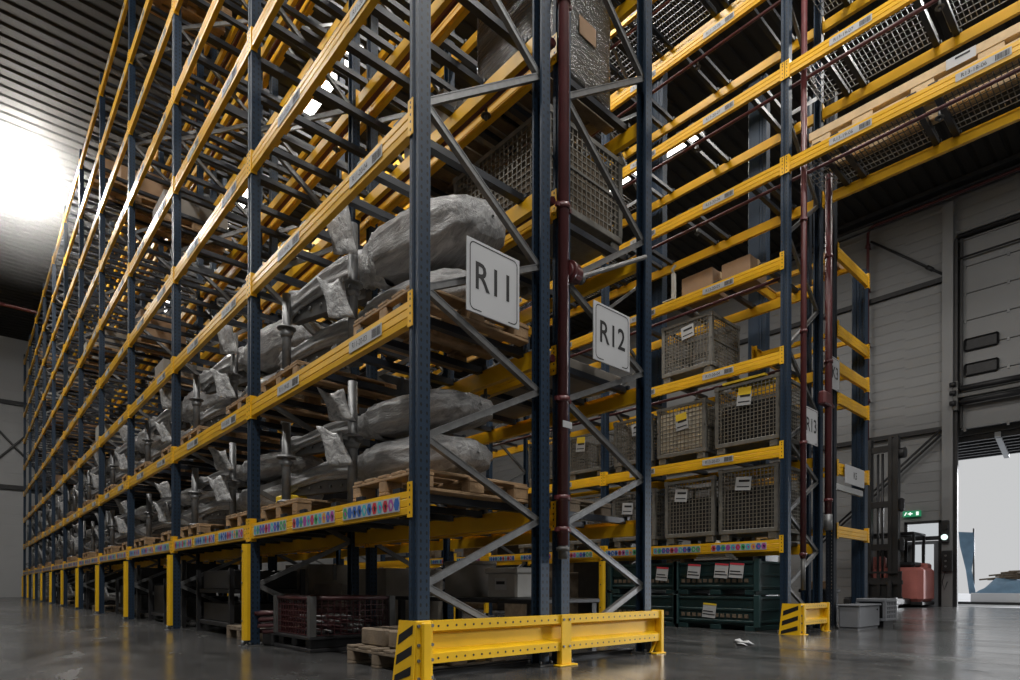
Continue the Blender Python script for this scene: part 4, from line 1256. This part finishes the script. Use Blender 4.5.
# behind, under R12
t = thing('work_table', 'long dark steel table on the floor under R12', 'table', (4.05, 4.8, 0))
q = MB(); q.cbox(-0.45, 0.45, -1.1, 1.1, 0.44, 0.48, 0.006); put('table_top', q.mesh('table_top', 'dark'), t)
for a in (-1, 1):
    for b_ in (-1, 1):
        q = MB(); q.box(-0.03, 0.03, -0.03, 0.03, 0, 0.44); put('leg', q.mesh('leg', 'dark'), t, (a * 0.4, b_ * 1.04, 0))
t = thing('paper_roll', 'beige board drum standing on the dark table', 'drum', (4.0, 5.05, 0.48))
q = MB(); q.tube([(0, 0, 0), (0, 0, 0.36)], 0.27, 32); q.tube([(0, 0, 0.33), (0, 0, 0.37)], 0.278, 32); put('drum', q.mesh('drum', 'grey_carton'), t)
t = thing('plastic_crate', 'pale plastic crate with a label on the dark table', 'crate', (3.95, 4.32, 0.48))
q = MB(); q.cbox(-0.16, 0.16, -0.21, 0.21, 0, 0.27, 0.015); q.cbox(-0.18, 0.18, -0.23, 0.23, 0.23, 0.29, 0.012); put('tub', q.mesh('tub', 'pvc'), t)
q = MB(); q.box(-0.167, -0.161, -0.08, 0.08, 0.08, 0.19, 0); q.box(-0.169, -0.1671, -0.06, 0.06, 0.13, 0.16, 1); put('crate_label', q.mesh('crate_label', ['white', 'ink']), t)
for i, (yy, h) in enumerate(((6.5, 0.8), (7.6, 0.62), (8.6, 0.9), (5.9 + 3.7, 0.7))):
    carton(4.0, yy, 0.0, 0.8, 0.8, h, 'dark board box on the floor under R12, %s behind the drum' % ORD[i], 'grey_carton', 'R12 floor boxes')
carton(6.9 + 1.3, 8.2, 0.0, 0.7, 1.3, 0.85, 'big brown box on the floor under R13 behind its yellow guard', 'wood_dark')

# ------------------------------------------------------------------ dark green crates on the floor of R13
def green_crate(x, y, z, label, paper=()):
    t = thing('green_crate', label, 'crate', (x, y, z), 0, 'dark green steel crates')
    sx, sy, h = 0.86, 1.22, 0.46
    for b_ in (-1, 0, 1):
        q = MB(); q.cbox(-sx / 2, sx / 2, b_ * (sy / 2 - 0.1) - 0.08, b_ * (sy / 2 - 0.1) + 0.08, 0, 0.07, 0.006)
        put('runner', q.mesh('runner', 'teal'), t)
    q = MB(); q.cbox(-sx / 2 + 0.02, sx / 2 - 0.02, -sy / 2 + 0.02, sy / 2 - 0.02, 0.07, h, 0.008)
    for zz in (0.10, 0.26, 0.42):
        q.cbox(-sx / 2 - 0.004, sx / 2 + 0.004, -sy / 2 - 0.004, sy / 2 + 0.004, zz, zz + 0.035, 0.006)
    for i in range(12):
        yy = -0.48 + 0.087 * i
        q.box(-sx / 2 - 0.003, -sx / 2 + 0.03, yy, yy + 0.05, 0.17, 0.22, 1)
    put('tub', q.mesh('tub', ['teal', 'wood_dark']), t)
    for a in (-1, 1):
        for b_ in (-1, 1):
            q = MB(); q.cbox(a * sx / 2 - 0.035, a * sx / 2 + 0.035, b_ * sy / 2 - 0.04, b_ * sy / 2 + 0.04, 0.05, h + 0.02, 0.006)
            put('corner_post', q.mesh('corner_post', 'teal'), t)
    for (py, pz, red) in paper:
        q = MB(); q.box(-0.004, 0, -0.10, 0.10, -0.10, 0.10, 0); q.box(-0.006, -0.0041, -0.09, 0.09, -0.06, -0.045, 1); q.box(-0.006, -0.0041, -0.06, 0.09, -0.02, -0.005, 1)
        q.box(-0.006, -0.0041, -0.10, 0.10, 0.075, 0.10, 2 if red else 3)
        put('paper_tag', q.mesh('paper_tag', ['white', 'ink', 'c_red', 'tag_yellow']), t, (-sx / 2 - 0.045, py, pz), (0.08, 0.08, 0))
    return t
XG = X13F + 0.44
green_crate(XG, 4.36, 0.0, 'dark green crate on the floor of R13 with a yellow tag', ((0.06, 0.26, False),))
green_crate(XG, 4.36, 0.48, 'dark green crate with red edged papers, stacked nearest the short barrier', ((0.30, 0.33, True), (-0.12, 0.33, True), (-0.34, 0.33, True)))
green_crate(XG, 5.59, 0.0, 'dark green crate on the floor of R13 behind the R12 front upright')
green_crate(XG, 5.59, 0.48, 'dark green crate on top of the stack behind the R12 front upright', ((-0.4, 0.3, True),))
t = thing('folded_papers', 'loose white papers on top of the dark green crates', 'papers', (XG - 0.3, 4.45, 0.965))
t.name = 'paper_sheaf'
q = MB()
for i in range(5):
    q.box(-0.15 + 0.01 * i, 0.12, -0.30 + 0.03 * i, 0.22 - 0.02 * i, 0.028 * i, 0.028 * i + 0.022)
put('sheets', q.mesh('sheets', 'pvc'), t)
q = MB(); q.prism([(-0.12, 0), (0.12, 0), (0.02, 0.13)], 'x', -0.16, 0.05); put('folded_sheet', q.mesh('folded_sheet', 'white'), t, (0, -0.15, 0.135))

# timber and cage goods on the bridge bay
t = thing('timber_pallet', 'long pale timber pallet lying on the bridge bay', 'pallet', (X13F + 0.38, Y13 - 0.5 * W, ZL(4) + 0.048))
for i, (xx, wd) in enumerate(((-0.30, 0.09), (-0.08, 0.12), (0.15, 0.12), (0.33, 0.09))):
    q = MB(); q.cbox(xx - wd / 2, xx + wd / 2, -1.32, 1.20, 0.085 if i in (0, 3) else 0.15, 0.185, 0.004); put('board', q.mesh('board', 'wood_light'), t)
for xx in (-0.30, 0.0, 0.30):
    q = MB(); q.cbox(xx - 0.045, xx + 0.045, -1.3, 1.18, 0.0, 0.028, 0.004)
    for yy in (-1.18, -0.6, 0.0, 0.6, 1.06): q.cbox(xx - 0.04, xx + 0.04, yy - 0.11, yy + 0.11, 0.0282, 0.0845 if abs(xx) > 0.1 else 0.1495, 0.004)
    put('runner', q.mesh('runner', 'wood_light'), t)
q = MB(); q.box(-0.004, 0, -0.13, 0.13, 0, 0.11, 0); q.box(-0.006, -0.004, -0.08, 0.05, 0.07, 0.09, 1); put('paper_tag', q.mesh('paper_tag', ['sign', 'ink']), t, (-0.352, -0.35, 0.07))

# ------------------------------------------------------------------ low boxes beside the R13 end
t = thing('cabinet_box', 'plain grey steel box on the floor beside the short barrier', 'box', (9.45, 3.06, 0))
q = MB(); q.cbox(-0.42, 0.42, -0.13, 0.13, 0.03, 0.33, 0.012); q.box(-0.4, 0.4, -0.11, 0.11, 0.0, 0.03); put('body', q.mesh('body', 'grey_box'), t)
q = MB(); q.cbox(-0.44, 0.44, -0.15, 0.15, 0.325, 0.35, 0.008); put('lid', q.mesh('lid', 'grey_box'), t)
q = MB(); q.tube([(0.3, -0.13, 0.27), (0.3, -0.14, 0.27)], 0.014, 10); put('lock', q.mesh('lock', 'ink'), t)
t = thing('lattice_basket', 'grey lattice-sided basket behind the plain grey box', 'basket', (10.22, 3.08, 0))
q = MB(); q.box(-0.22, 0.22, -0.16, 0.16, 0.0, 0.09); put('base', q.mesh('base', 'black'), t)
q = MB(); q.cbox(-0.26, 0.26, -0.2, 0.2, 0.09, 0.13, 0.008); q.cbox(-0.26, 0.26, -0.2, 0.2, 0.37, 0.42, 0.008)
for a in (-1, 1):
    for b_ in (-1, 1): q.box(a * 0.24 - 0.02, a * 0.24 + 0.02, b_ * 0.18 - 0.02, b_ * 0.18 + 0.02, 0.13, 0.37)
for i in range(1, 7): q.box(-0.26 + 0.075 * i - 0.012, -0.26 + 0.075 * i + 0.012, -0.195, -0.18, 0.13, 0.37)
for i in range(1, 4): q.box(-0.24, 0.24, -0.194, -0.181, 0.13 + 0.06 * i - 0.01, 0.13 + 0.06 * i + 0.01)
put('basket_frame', q.mesh('basket_frame', 'grey_box'), t)
q = MB(); q.box(-0.23, 0.23, -0.17, 0.17, 0.13, 0.36); put('liner', q.mesh('liner', 'black'), t)
carton(10.35, 3.9, 0.56, 0.35, 0.3, 0.12, 'small brown carton on a bin behind the plain grey box')
t = thing('low_bin', 'black bin under the small brown carton beside the blue upright', 'bin', (10.35, 3.95, 0))
q = MB(); q.cbox(-0.22, 0.22, -0.22, 0.22, 0, 0.52, 0.02); q.cbox(-0.24, 0.24, -0.24, 0.24, 0.5, 0.558, 0.01); put('body', q.mesh('body', 'black'), t)

rg = random.Random(6)
for i in range(9):  # boxes added as dark backing so the gaps under R13 look dark
    yy = 5.6 + 1.35 * i
    carton(10.6 + rg.uniform(-0.2, 0.2), yy, 0.0, 1.0, 1.2, rg.uniform(1.0, 1.9), 'tall dark box added as backing on the floor behind R13, %s from the dock' % ORD[i], 'wood_dark' if i % 2 else 'dark', 'boxes behind R13')
# crumpled paper on the floor
q = MB()
rp = random.Random(2)
for i in range(7):
    px, py = rp.uniform(-0.16, 0.16), rp.uniform(-0.1, 0.1)
    a = rp.uniform(0, 3)
    u_ = Vector((math.cos(a), math.sin(a), 0)) * rp.uniform(0.04, 0.1); v_ = Vector((-math.sin(a), math.cos(a), 0)) * 0.03
    p = Vector((px, py, 0.004)); ztop = Vector((0, 0, rp.uniform(0.01, 0.035)))
    q.add([p - u_ - v_, p + u_ - v_, p + u_ * 0.7 + v_ + ztop, p - u_ * 0.6 + v_ + ztop, p - v_ * 0.5 + ztop * 1.4], [(0, 1, 4), (1, 2, 4), (2, 3, 4), (3, 0, 4), (0, 3, 2, 1)])
o = put('paper_scrap', q.mesh('paper_scrap', 'white'), None, (5.95, 3.05, 0)); tag(o, 'crumpled white paper scrap on the floor of the aisle before R13', 'paper scrap')

# ------------------------------------------------------------------ dock door, personnel door and wall fittings
t = put('door_1', None); t['kind'] = 'structure'; t['label'] = 'sectional dock door raised above the bright opening'; t['category'] = 'door'
np_ = 7
ph = (10.85 - DOOR_Z) / np_
for i in range(np_):
    z = DOOR_Z + i * ph
    q = MB(); q.cbox(XW + 0.02, XW + 0.07, DOOR_Y0, DOOR_Y1 - 0.1, z + 0.008, z + ph - 0.008, 0.012)
    put('panel', q.mesh('panel', 'doorpanel'), t)
q = MB()
for i in range(np_):
    z = DOOR_Z + i * ph
    for yy in (DOOR_Y1 - 0.2, 3.3, 2.0, 0.6, -1.0, -3.0, -5.0): q.box(XW - 0.005, XW + 0.02, yy - 0.03, yy + 0.03, z - 0.06, z + 0.06)
put('hinge', q.mesh('hinge', 'galv'), t)
for z in (6.98, 7.72):
    for ya in (3.5, 1.6):
        q = MB(); q.cbox(XW - 0.005, XW + 0.02, ya, ya + 0.82, z - 0.19, z + 0.19, 0.05); put('window_rim', q.mesh('window_rim', 'black'), t)
        q = MB(); q.cbox(XW - 0.009, XW - 0.004, ya + 0.06, ya + 0.76, z - 0.13, z + 0.13, 0.002); put('pane', q.mesh('pane', 'dark'), t)
q = MB(); q.box(XW - 0.16, XW - 0.03, DOOR_Y1 - 0.05, DOOR_Y1 + 0.03, 0, 10.9); q.box(XW - 0.1, XW - 0.03, DOOR_Y1 - 0.16, DOOR_Y1 - 0.10, 5.3, 10.9); put('track', q.mesh('track', 'dark'), t)
q = MB(); q.tube([(XW - 0.12, DOOR_Y1 - 0.02, 10.95), (XW - 0.12, DOOR_Y0, 10.95)], 0.06, 10); q.tube([(XW - 0.12, DOOR_Y1 - 0.02, 10.3), (XW - 0.12, DOOR_Y0, 10.3)], 0.03, 8); put('shaft', q.mesh('shaft', 'dark'), t)
q = MB(); q.box(XW + 0.0, XW + 0.08, DOOR_Y0, DOOR_Y1, 10.85, 11.1); put('head', q.mesh('head', 'wall'), t)
q = MB(); q.box(XW + 0.075, XW + 0.10, DOOR_Y0 - 0.1, DOOR_Y1 + 0.15, DOOR_Z, 11.2); put('backing', q.mesh('backing', 'dark'), t)  # dark sheet added to block daylight between the door panels
t = thing('rolled_shutter_tubes', 'two dark spring tubes on brackets across the dock door', 'spring shaft', (XW - 0.2, 0, 6.2))
t.name = 'spring_shaft'
for z in (-0.18, 0.22):
    q = MB(); q.tube([(0, 4.35, z), (0, 2.9, z)], 0.085, 14); q.tube([(0, 4.5, z), (0, 0.4, z)], 0.035, 10); put('spring', q.mesh('spring', 'dark'), t)
q = MB(); q.box(-0.1, 0.16, 4.42, 4.52, -0.4, 0.45); q.box(-0.02, 0.05, 0.4, 4.5, -0.03, 0.07); put('bracket', q.mesh('bracket', 'steel'), t)
for z in (-0.2, 0.1, 0.35):
    q = MB(); q.tube([(-0.14, 4.45, z), (-0.14, 4.6, z)], 0.07, 12); put('wheel', q.mesh('wheel', 'dark'), t)
# personnel door
t = put('door_2', None); t['kind'] = 'structure'; t['label'] = 'grey glazed personnel door behind the reach truck'; t['category'] = 'door'
q = MB()
for (ya, yb, za, zb2) in ((PD0, PD0 + 0.08, 0, PDZ), (PD1 - 0.08, PD1, 0, PDZ), (PD0, PD1, PDZ - 0.08, PDZ), (PD0 + 0.08, PD1 - 0.08, 2.02, 2.14)):
    q.box(XW - 0.04, XW + 0.06, ya, yb, za, zb2)
put('door_frame', q.mesh('door_frame', 'dark'), t)
q = MB()
for (ya, yb, za, zb2) in ((PD0 + 0.08, PD1 - 0.08, 0.0, 0.98), (PD0 + 0.09, PD0 + 0.2, 0.98, 2.0), (PD1 - 0.2, PD1 - 0.09, 0.98, 2.0), (PD0 + 0.2, PD1 - 0.2, 1.9, 2.0), (PD0 + 0.44, PD0 + 0.52, 0.98, 1.9)):
    q.box(XW - 0.02, XW + 0.04, ya, yb, za, zb2)
put('door_leaf', q.mesh('door_leaf', 'grey_box'), t)
q = MB(); q.box(XW + 0.005, XW + 0.012, PD0 + 0.2, PD1 - 0.2, 0.98, 1.9); q.box(XW + 0.005, XW + 0.012, PD0 + 0.08, PD1 - 0.08, 2.14, PDZ - 0.08); put('glazing', q.mesh('glazing', 'glass'), t)
q = MB(); q.tube([(XW - 0.07, PD0 + 0.24, 1.05), (XW - 0.07, PD0 + 0.38, 1.05)], 0.012, 8); put('handle', q.mesh('handle', 'galv'), t)
t = thing('exit_sign', 'small green emergency exit sign above the glazed door', 'sign', (XW - 0.1, 5.62, 2.86))
q = MB(); q.cbox(-0.03, 0.06, -0.24, 0.24, -0.09, 0.09, 0.01); put('housing', q.mesh('housing', 'exit_green'), t)
q = MB()
q.box(-0.034, -0.031, 0.02, 0.05, -0.05, 0.05); q.box(-0.034, -0.031, -0.03, 0.10, -0.015, 0.015)
q.add([(-0.033, -0.12, -0.055), (-0.033, -0.19, -0.055), (-0.033, -0.19, 0.055), (-0.033, -0.12, 0.055)], [(0, 1, 2, 3)])
q.add([(-0.033, 0.20, -0.05), (-0.033, 0.17, -0.05), (-0.033, 0.12, 0.05), (-0.033, 0.16, 0.05)], [(0, 1, 2, 3)])
put('pictogram', q.mesh('pictogram', 'exit_white'), t)
t = thing('traffic_signal', 'dock signal light with one round lit lamp', 'signal light', (XW - 0.3, 4.72, 1.95))
q = MB(); q.cbox(-0.05, 0.08, -0.10, 0.10, -0.05, 0.62, 0.02); put('housing', q.mesh('housing', 'dark'), t)
q = MB(); q.tube([(-0.05, 0, 0.12), (-0.07, 0, 0.12)], 0.085, 16); put('lit_lens', q.mesh('lit_lens', 'signal'), t)
q = MB(); q.tube([(-0.05, 0, 0.42), (-0.10, 0, 0.42)], [0.09, 0.085], 16); put('dark_lens', q.mesh('dark_lens', 'black'), t)
t = thing('control_box', 'dark push-button control box below the dock signal', 'control box', (XW - 0.3, 4.66, 1.05))
q = MB(); q.cbox(-0.06, 0.08, -0.13, 0.13, 0, 0.62, 0.015); put('case', q.mesh('case', 'dark'), t)
for i in range(3):
    q = MB(); q.tube([(-0.06, 0.03, 0.15 + 0.16 * i), (-0.08, 0.03, 0.15 + 0.16 * i)], 0.03, 10); put('button', q.mesh('button', 'galv'), t)
q = MB(); q.tube([(0, 0.05, 0), (-0.03, 0.12, -0.3), (0, 0.08, -0.55), (0.02, 0.0, -0.3)], 0.012, 6); put('cable', q.mesh('cable', 'black'), t)

# ------------------------------------------------------------------ reach truck
t = thing('reach_truck', 'red reach truck with a tall black mast parked by the wall', 'forklift', (20.0, 5.95, 0))
# local frame: width along Y, mast towards -X
q = MB()
q.cbox(0.40, 1.75, -0.98, 0.80, 0.16, 1.16, 0.09); q.cbox(0.45, 0.75, 0.0, 0.80, 1.1, 1.5, 0.06); q.cbox(1.2, 1.75, -0.9, -0.2, 1.1, 1.3, 0.05)
put('chassis', q.mesh('chassis', 'red_truck'), t)
q = MB(); q.cbox(0.42, 1.72, -0.97, 0.79, 0.06, 0.16, 0.02); q.cbox(0.5, 1.5, -0.75, -0.1, 1.165, 1.32, 0.06); put('skirt', q.mesh('skirt', 'dark'), t)
q = MB(); q.cbox(0.95, 1.4, -0.1, 0.45, 1.1, 1.24, 0.05); q.cbox(1.35, 1.5, -0.1, 0.45, 1.2, 1.75, 0.05); put('seat', q.mesh('seat', 'black'), t)
q = MB()
for (a, b_) in ((0.6, -0.70), (0.6, 0.74), (1.65, -0.70), (1.65, 0.74)): q.bar((a, b_, 1.1), (a + 0.05, b_, 2.15), 0.06, 0.08, (1, 0, 0))
q.cbox(0.5, 1.75, -0.74, 0.80, 2.12, 2.2, 0.02)
put('overhead_guard', q.mesh('overhead_guard', 'black'), t)
for s_ in (-1, 1):
    q = MB()
    yy = s_ * 0.35
    q.box(-0.02, 0.20, yy - 0.13, yy - 0.03, 0.12, 4.95); q.box(-0.02, 0.20, yy + 0.03, yy + 0.13, 0.12, 4.95); q.box(0.0, 0.20, yy - 0.03, yy + 0.03, 0.12, 4.9)
    put('mast_rail', q.mesh('mast_rail', 'black'), t)
    q = MB(); q.tube([(0.1, s_ * 0.48, 4.45), (0.1, s_ * 0.64, 4.45)], 0.15, 14)
    for z in (2.95, 1.8):
        q.cbox(-0.06, 0.15, s_ * 0.55 - 0.07, s_ * 0.55 + 0.07, z - 0.2, z + 0.2, 0.05)
    put('hose_reel', q.mesh('hose_reel', 'dark'), t)
    q = MB(); q.cbox(-0.9, 0.6, s_ * 0.58 - 0.10, s_ * 0.58 + 0.10, 0.08, 0.26, 0.03); put('support_leg', q.mesh('support_leg', 'dark'), t)
    q = MB(); q.tube([(-0.75, s_ * 0.58 - 0.08, 0.15), (-0.75, s_ * 0.58 + 0.08, 0.15)], 0.15, 20); put('load_wheel', q.mesh('load_wheel', 'dark'), t)
    q = MB(); q.cbox(-0.16, -0.11, s_ * 0.3 - 0.06, s_ * 0.3 + 0.06, 0.1, 0.75, 0.008); q.cbox(-1.0, -0.12, s_ * 0.3 - 0.06, s_ * 0.3 + 0.06, 0.08, 0.12, 0.008); put('fork', q.mesh('fork', 'dark'), t)
for z in (4.62, 3.0, 1.75):
    q = MB(); q.box(0.0, 0.1, -0.3, 0.3, z - 0.09, z + 0.09); put('cross_member', q.mesh('cross_member', 'black'), t)
for yy in (-0.05, 0.07):
    q = MB(); q.tube([(0.1, yy, 0.3), (0.1, yy, 4.5)], 0.035, 8); put('lift_cylinder', q.mesh('lift_cylinder', 'dark'), t)
q = MB()
for z in (0.25, 0.72): q.box(-0.11, -0.05, -0.62, 0.62, z - 0.06, z + 0.06)
for yy in (-0.55, 0, 0.55): q.box(-0.10, -0.04, yy - 0.04, yy + 0.04, 0.2, 1.0)
q.box(-0.10, -0.05, -0.6, 0.6, 0.98, 1.04); q.cbox(-0.03, -0.021, -0.55, 0.55, 0.14, 0.85, 0.002)
put('fork_carriage', q.mesh('fork_carriage', 'black'), t)
q = MB(); q.tube([(1.4, 0.1 - 0.12, 0.2), (1.4, 0.22, 0.2)], 0.19, 20); put('drive_wheel', q.mesh('drive_wheel', 'dark'), t)

# ------------------------------------------------------------------ outside the dock door
def ext(name, mb, m):
    o = put(name, mb.mesh(name, m)); o['kind'] = 'structure'; return o
q = MB(); q.box(22.21, 70, -40, 45, -0.3, -0.02); ext('ground', q, 'snow')
t = thing('canopy', 'dark ribbed canopy on a pale beam outside above the dock opening', 'canopy', (24.0, 2, 4.85))
q = MB(); q.box(-1.6, 1.8, -4, 4.5, 0.3, 1.1); put('roof_panel', q.mesh('roof_panel', 'steel'), t)
q = MB()
for i in range(7): q.box(-1.5 + 0.5 * i, -1.38 + 0.5 * i, -4, 4.5, 0.12, 0.3)
put('joist', q.mesh('joist', 'dark'), t)
q = MB(); q.bar((-1.6, 1.6, 0.2), (1.8, 1.9, 0.1), 0.14, 0.14); put('pale_beam', q.mesh('pale_beam', 'white'), t)
t = thing('tarp_banner', 'narrow blue tarpaulin strip hanging outside the dock opening', 'tarpaulin', (27.0, 5.22, 0))
q = MB()
pts = [(-0.2, 2.55), (0.24, 2.6), (0.20, 2.1), (0.02, 1.2), (-0.08, 0.35), (-0.28, 0.3), (-0.15, 1.2), (-0.22, 2.0)]
q.prism(pts, 'x', 0, 0.03); put('sheet', q.mesh('sheet', 'bl_fabric'), t)
q = MB(); q.tube([(0.05, -0.2, -0.02), (0.05, -0.2, 2.7)], 0.03, 8); put('pole', q.mesh('pole', 'steel'), t)
t = thing('tarp_cover', 'crumpled blue tarpaulin on the yard ground', 'tarpaulin', (27.2, 3.5, 0.36))
q = MB()
gx, gy = 14, 24
vs = []
for j in range(gy + 1):
    for i in range(gx + 1):
        u_, v_ = i / gx, j / gy
        e = min(1, 6 * min(u_, 1 - u_, v_, 1 - v_))
        vs.append((-0.7 + 1.4 * u_, -1.6 + 3.0 * v_, 0.02 + e * (0.42 + 0.2 * noise.noise(Vector((u_ * 3, v_ * 5, 1))))))
q.add(vs, [(j * (gx + 1) + i, j * (gx + 1) + i + 1, (j + 1) * (gx + 1) + i + 1, (j + 1) * (gx + 1) + i) for j in range(gy) for i in range(gx)], 0, True)
put('sheet', q.mesh('sheet', 'bl_fabric'), t)
q = MB(); q.cbox(-0.75, 0.75, -1.7, 1.5, -0.38, 0.02, 0.02); put('pale_plinth', q.mesh('pale_plinth', 'snow'), t)
t = thing('scrap_timber', 'heap of dark brown sticks on the tarpaulin outside', 'timber', (27.4, 3.5, 0.86))
t.name = 'brush_pile'
rb = random.Random(9)
for i in range(26):
    q = MB(); a = rb.uniform(-0.5, 0.5); cx, cyy, z = rb.uniform(-0.4, 0.4), rb.uniform(-0.9, 0.9), rb.uniform(0.0, 0.30)
    d = Vector((math.sin(a), math.cos(a), rb.uniform(-0.12, 0.12))) * rb.uniform(0.3, 0.8)
    q.tube([Vector((cx, cyy, z)) - d, Vector((cx, cyy, z)) + d], 0.03, 6); put('stick', q.mesh('stick', 'wood_dark'), t)
t = thing('yard_rail', 'thin dark rail low across the yard outside', 'rail', (26.4, 3.5, -0.02))
q = MB(); q.box(-0.03, 0.03, -4, 2.0, 0.0, 0.09); put('rail', q.mesh('rail', 'dark'), t)

# ------------------------------------------------------------------ lamps
i_ = 0
for (lx, lys, lp), nm in zip(LAMP_ROWS, ('open aisle', 'R12 and R13 aisle', 'dock side')):
    for j, ly in enumerate(lys):
        t = thing('ceiling_lamp', 'tube lamp under the roof over the %s, %s from the camera' % (nm, ORD[j]), 'lamp', (lx, ly, CEIL - 0.6), 0, 'ceiling tube lamps')  # foremost lamp of the first two rows is added front light
        q = MB(); q.prism([(-0.16, -0.08), (0.16, -0.08), (0.08, 0.05), (-0.08, 0.05)], 'y', -1.55, 1.55); put('housing', q.mesh('housing', 'steel'), t)
        q = MB(); q.box(-0.13, 0.13, -1.5, 1.5, -0.1, -0.0805); put('diffuser', q.mesh('diffuser', 'tube'), t)
        q = MB()
        for yy in (-1.2, 1.2): q.tube([(0, yy, 0.05), (0, yy, 0.6)], 0.008, 6)
        put('suspension', q.mesh('suspension', 'steel'), t)
t = thing('floodlight', 'glaring round floodlight high at the far end of the open aisle', 'lamp', FLOOD)
aim = Vector((-0.10, -0.72, -0.68)).normalized()
q = MB(); q.tube([-aim * 0.30, -aim * 0.02], [0.22, 0.42], 24); put('reflector', q.mesh('reflector', 'steel'), t)
q = MB()
e1 = aim.orthogonal().normalized(); e2 = aim.cross(e1)
q.add([aim * 0.004 + (e1 * math.cos(2 * PI * j / 32) + e2 * math.sin(2 * PI * j / 32)) * 0.41 for j in range(32)] + [-aim * 0.02 + (e1 * math.cos(2 * PI * j / 32) + e2 * math.sin(2 * PI * j / 32)) * 0.41 for j in range(32)],
      [tuple(range(32)), tuple(range(63, 31, -1))] + [(j, 32 + j, 32 + (j + 1) % 32, (j + 1) % 32) for j in range(32)])
put('glass', q.mesh('glass', 'flood'), t)
q = MB(); q.bar((-0.5, 0.1, 0.0), (-0.5, 0.1, 0.55), 0.03, 0.05); q.bar((0.5, 0.1, 0.0), (0.5, 0.1, 0.55), 0.03, 0.05); q.bar((-0.52, 0.1, 0.55), (0.52, 0.1, 0.55), 0.05, 0.03); put('yoke', q.mesh('yoke', 'steel'), t)
# local haze ball added to give the floodlight its glare glow
import bmesh
HR_ = 3.3
bm_ = bmesh.new(); bmesh.ops.create_icosphere(bm_, subdivisions=3, radius=HR_)
me = bpy.data.meshes.new('haze'); bm_.to_mesh(me); bm_.free()
m = bpy.data.materials.new('glare haze'); m.use_nodes = True; nt = m.node_tree
nt.nodes.remove(nt.nodes['Principled BSDF'])
tcv = nt.nodes.new('ShaderNodeTexCoord')
ln = nt.nodes.new('ShaderNodeVectorMath'); ln.operation = 'LENGTH'
nt.links.new(tcv.outputs['Object'], ln.inputs[0])
fall = mth(nt, 'MAXIMUM', mth(nt, 'SUBTRACT', 1.0, mth(nt, 'DIVIDE', ln.outputs['Value'], HR_ * 0.97)), 0.0)
vs_ = nt.nodes.new('ShaderNodeVolumeScatter'); vs_.inputs['Anisotropy'].default_value = 0.3
nt.links.new(mth(nt, 'MULTIPLY', mth(nt, 'POWER', fall, 1.4), 0.22), vs_.inputs['Density'])
nt.links.new(vs_.outputs[0], nt.nodes['Material Output'].inputs['Volume'])
me.materials.append(m)
o = put('haze', me, None, FLOOD); tag(o, 'added haze ball making the glare glow around the floodlight under the roof', 'haze', None, 'stuff')
t = thing('roof_pipe', 'thin reddish pipe slung under the roof across the open aisle', 'pipe', (0, 27.5, 10.35))
q = MB(); q.tube([(-10, 0, 0), (2.0, 0, 0)], 0.06, 8); put('pipe', q.mesh('pipe', 'red'), t)
bpy.context.view_layer.update()
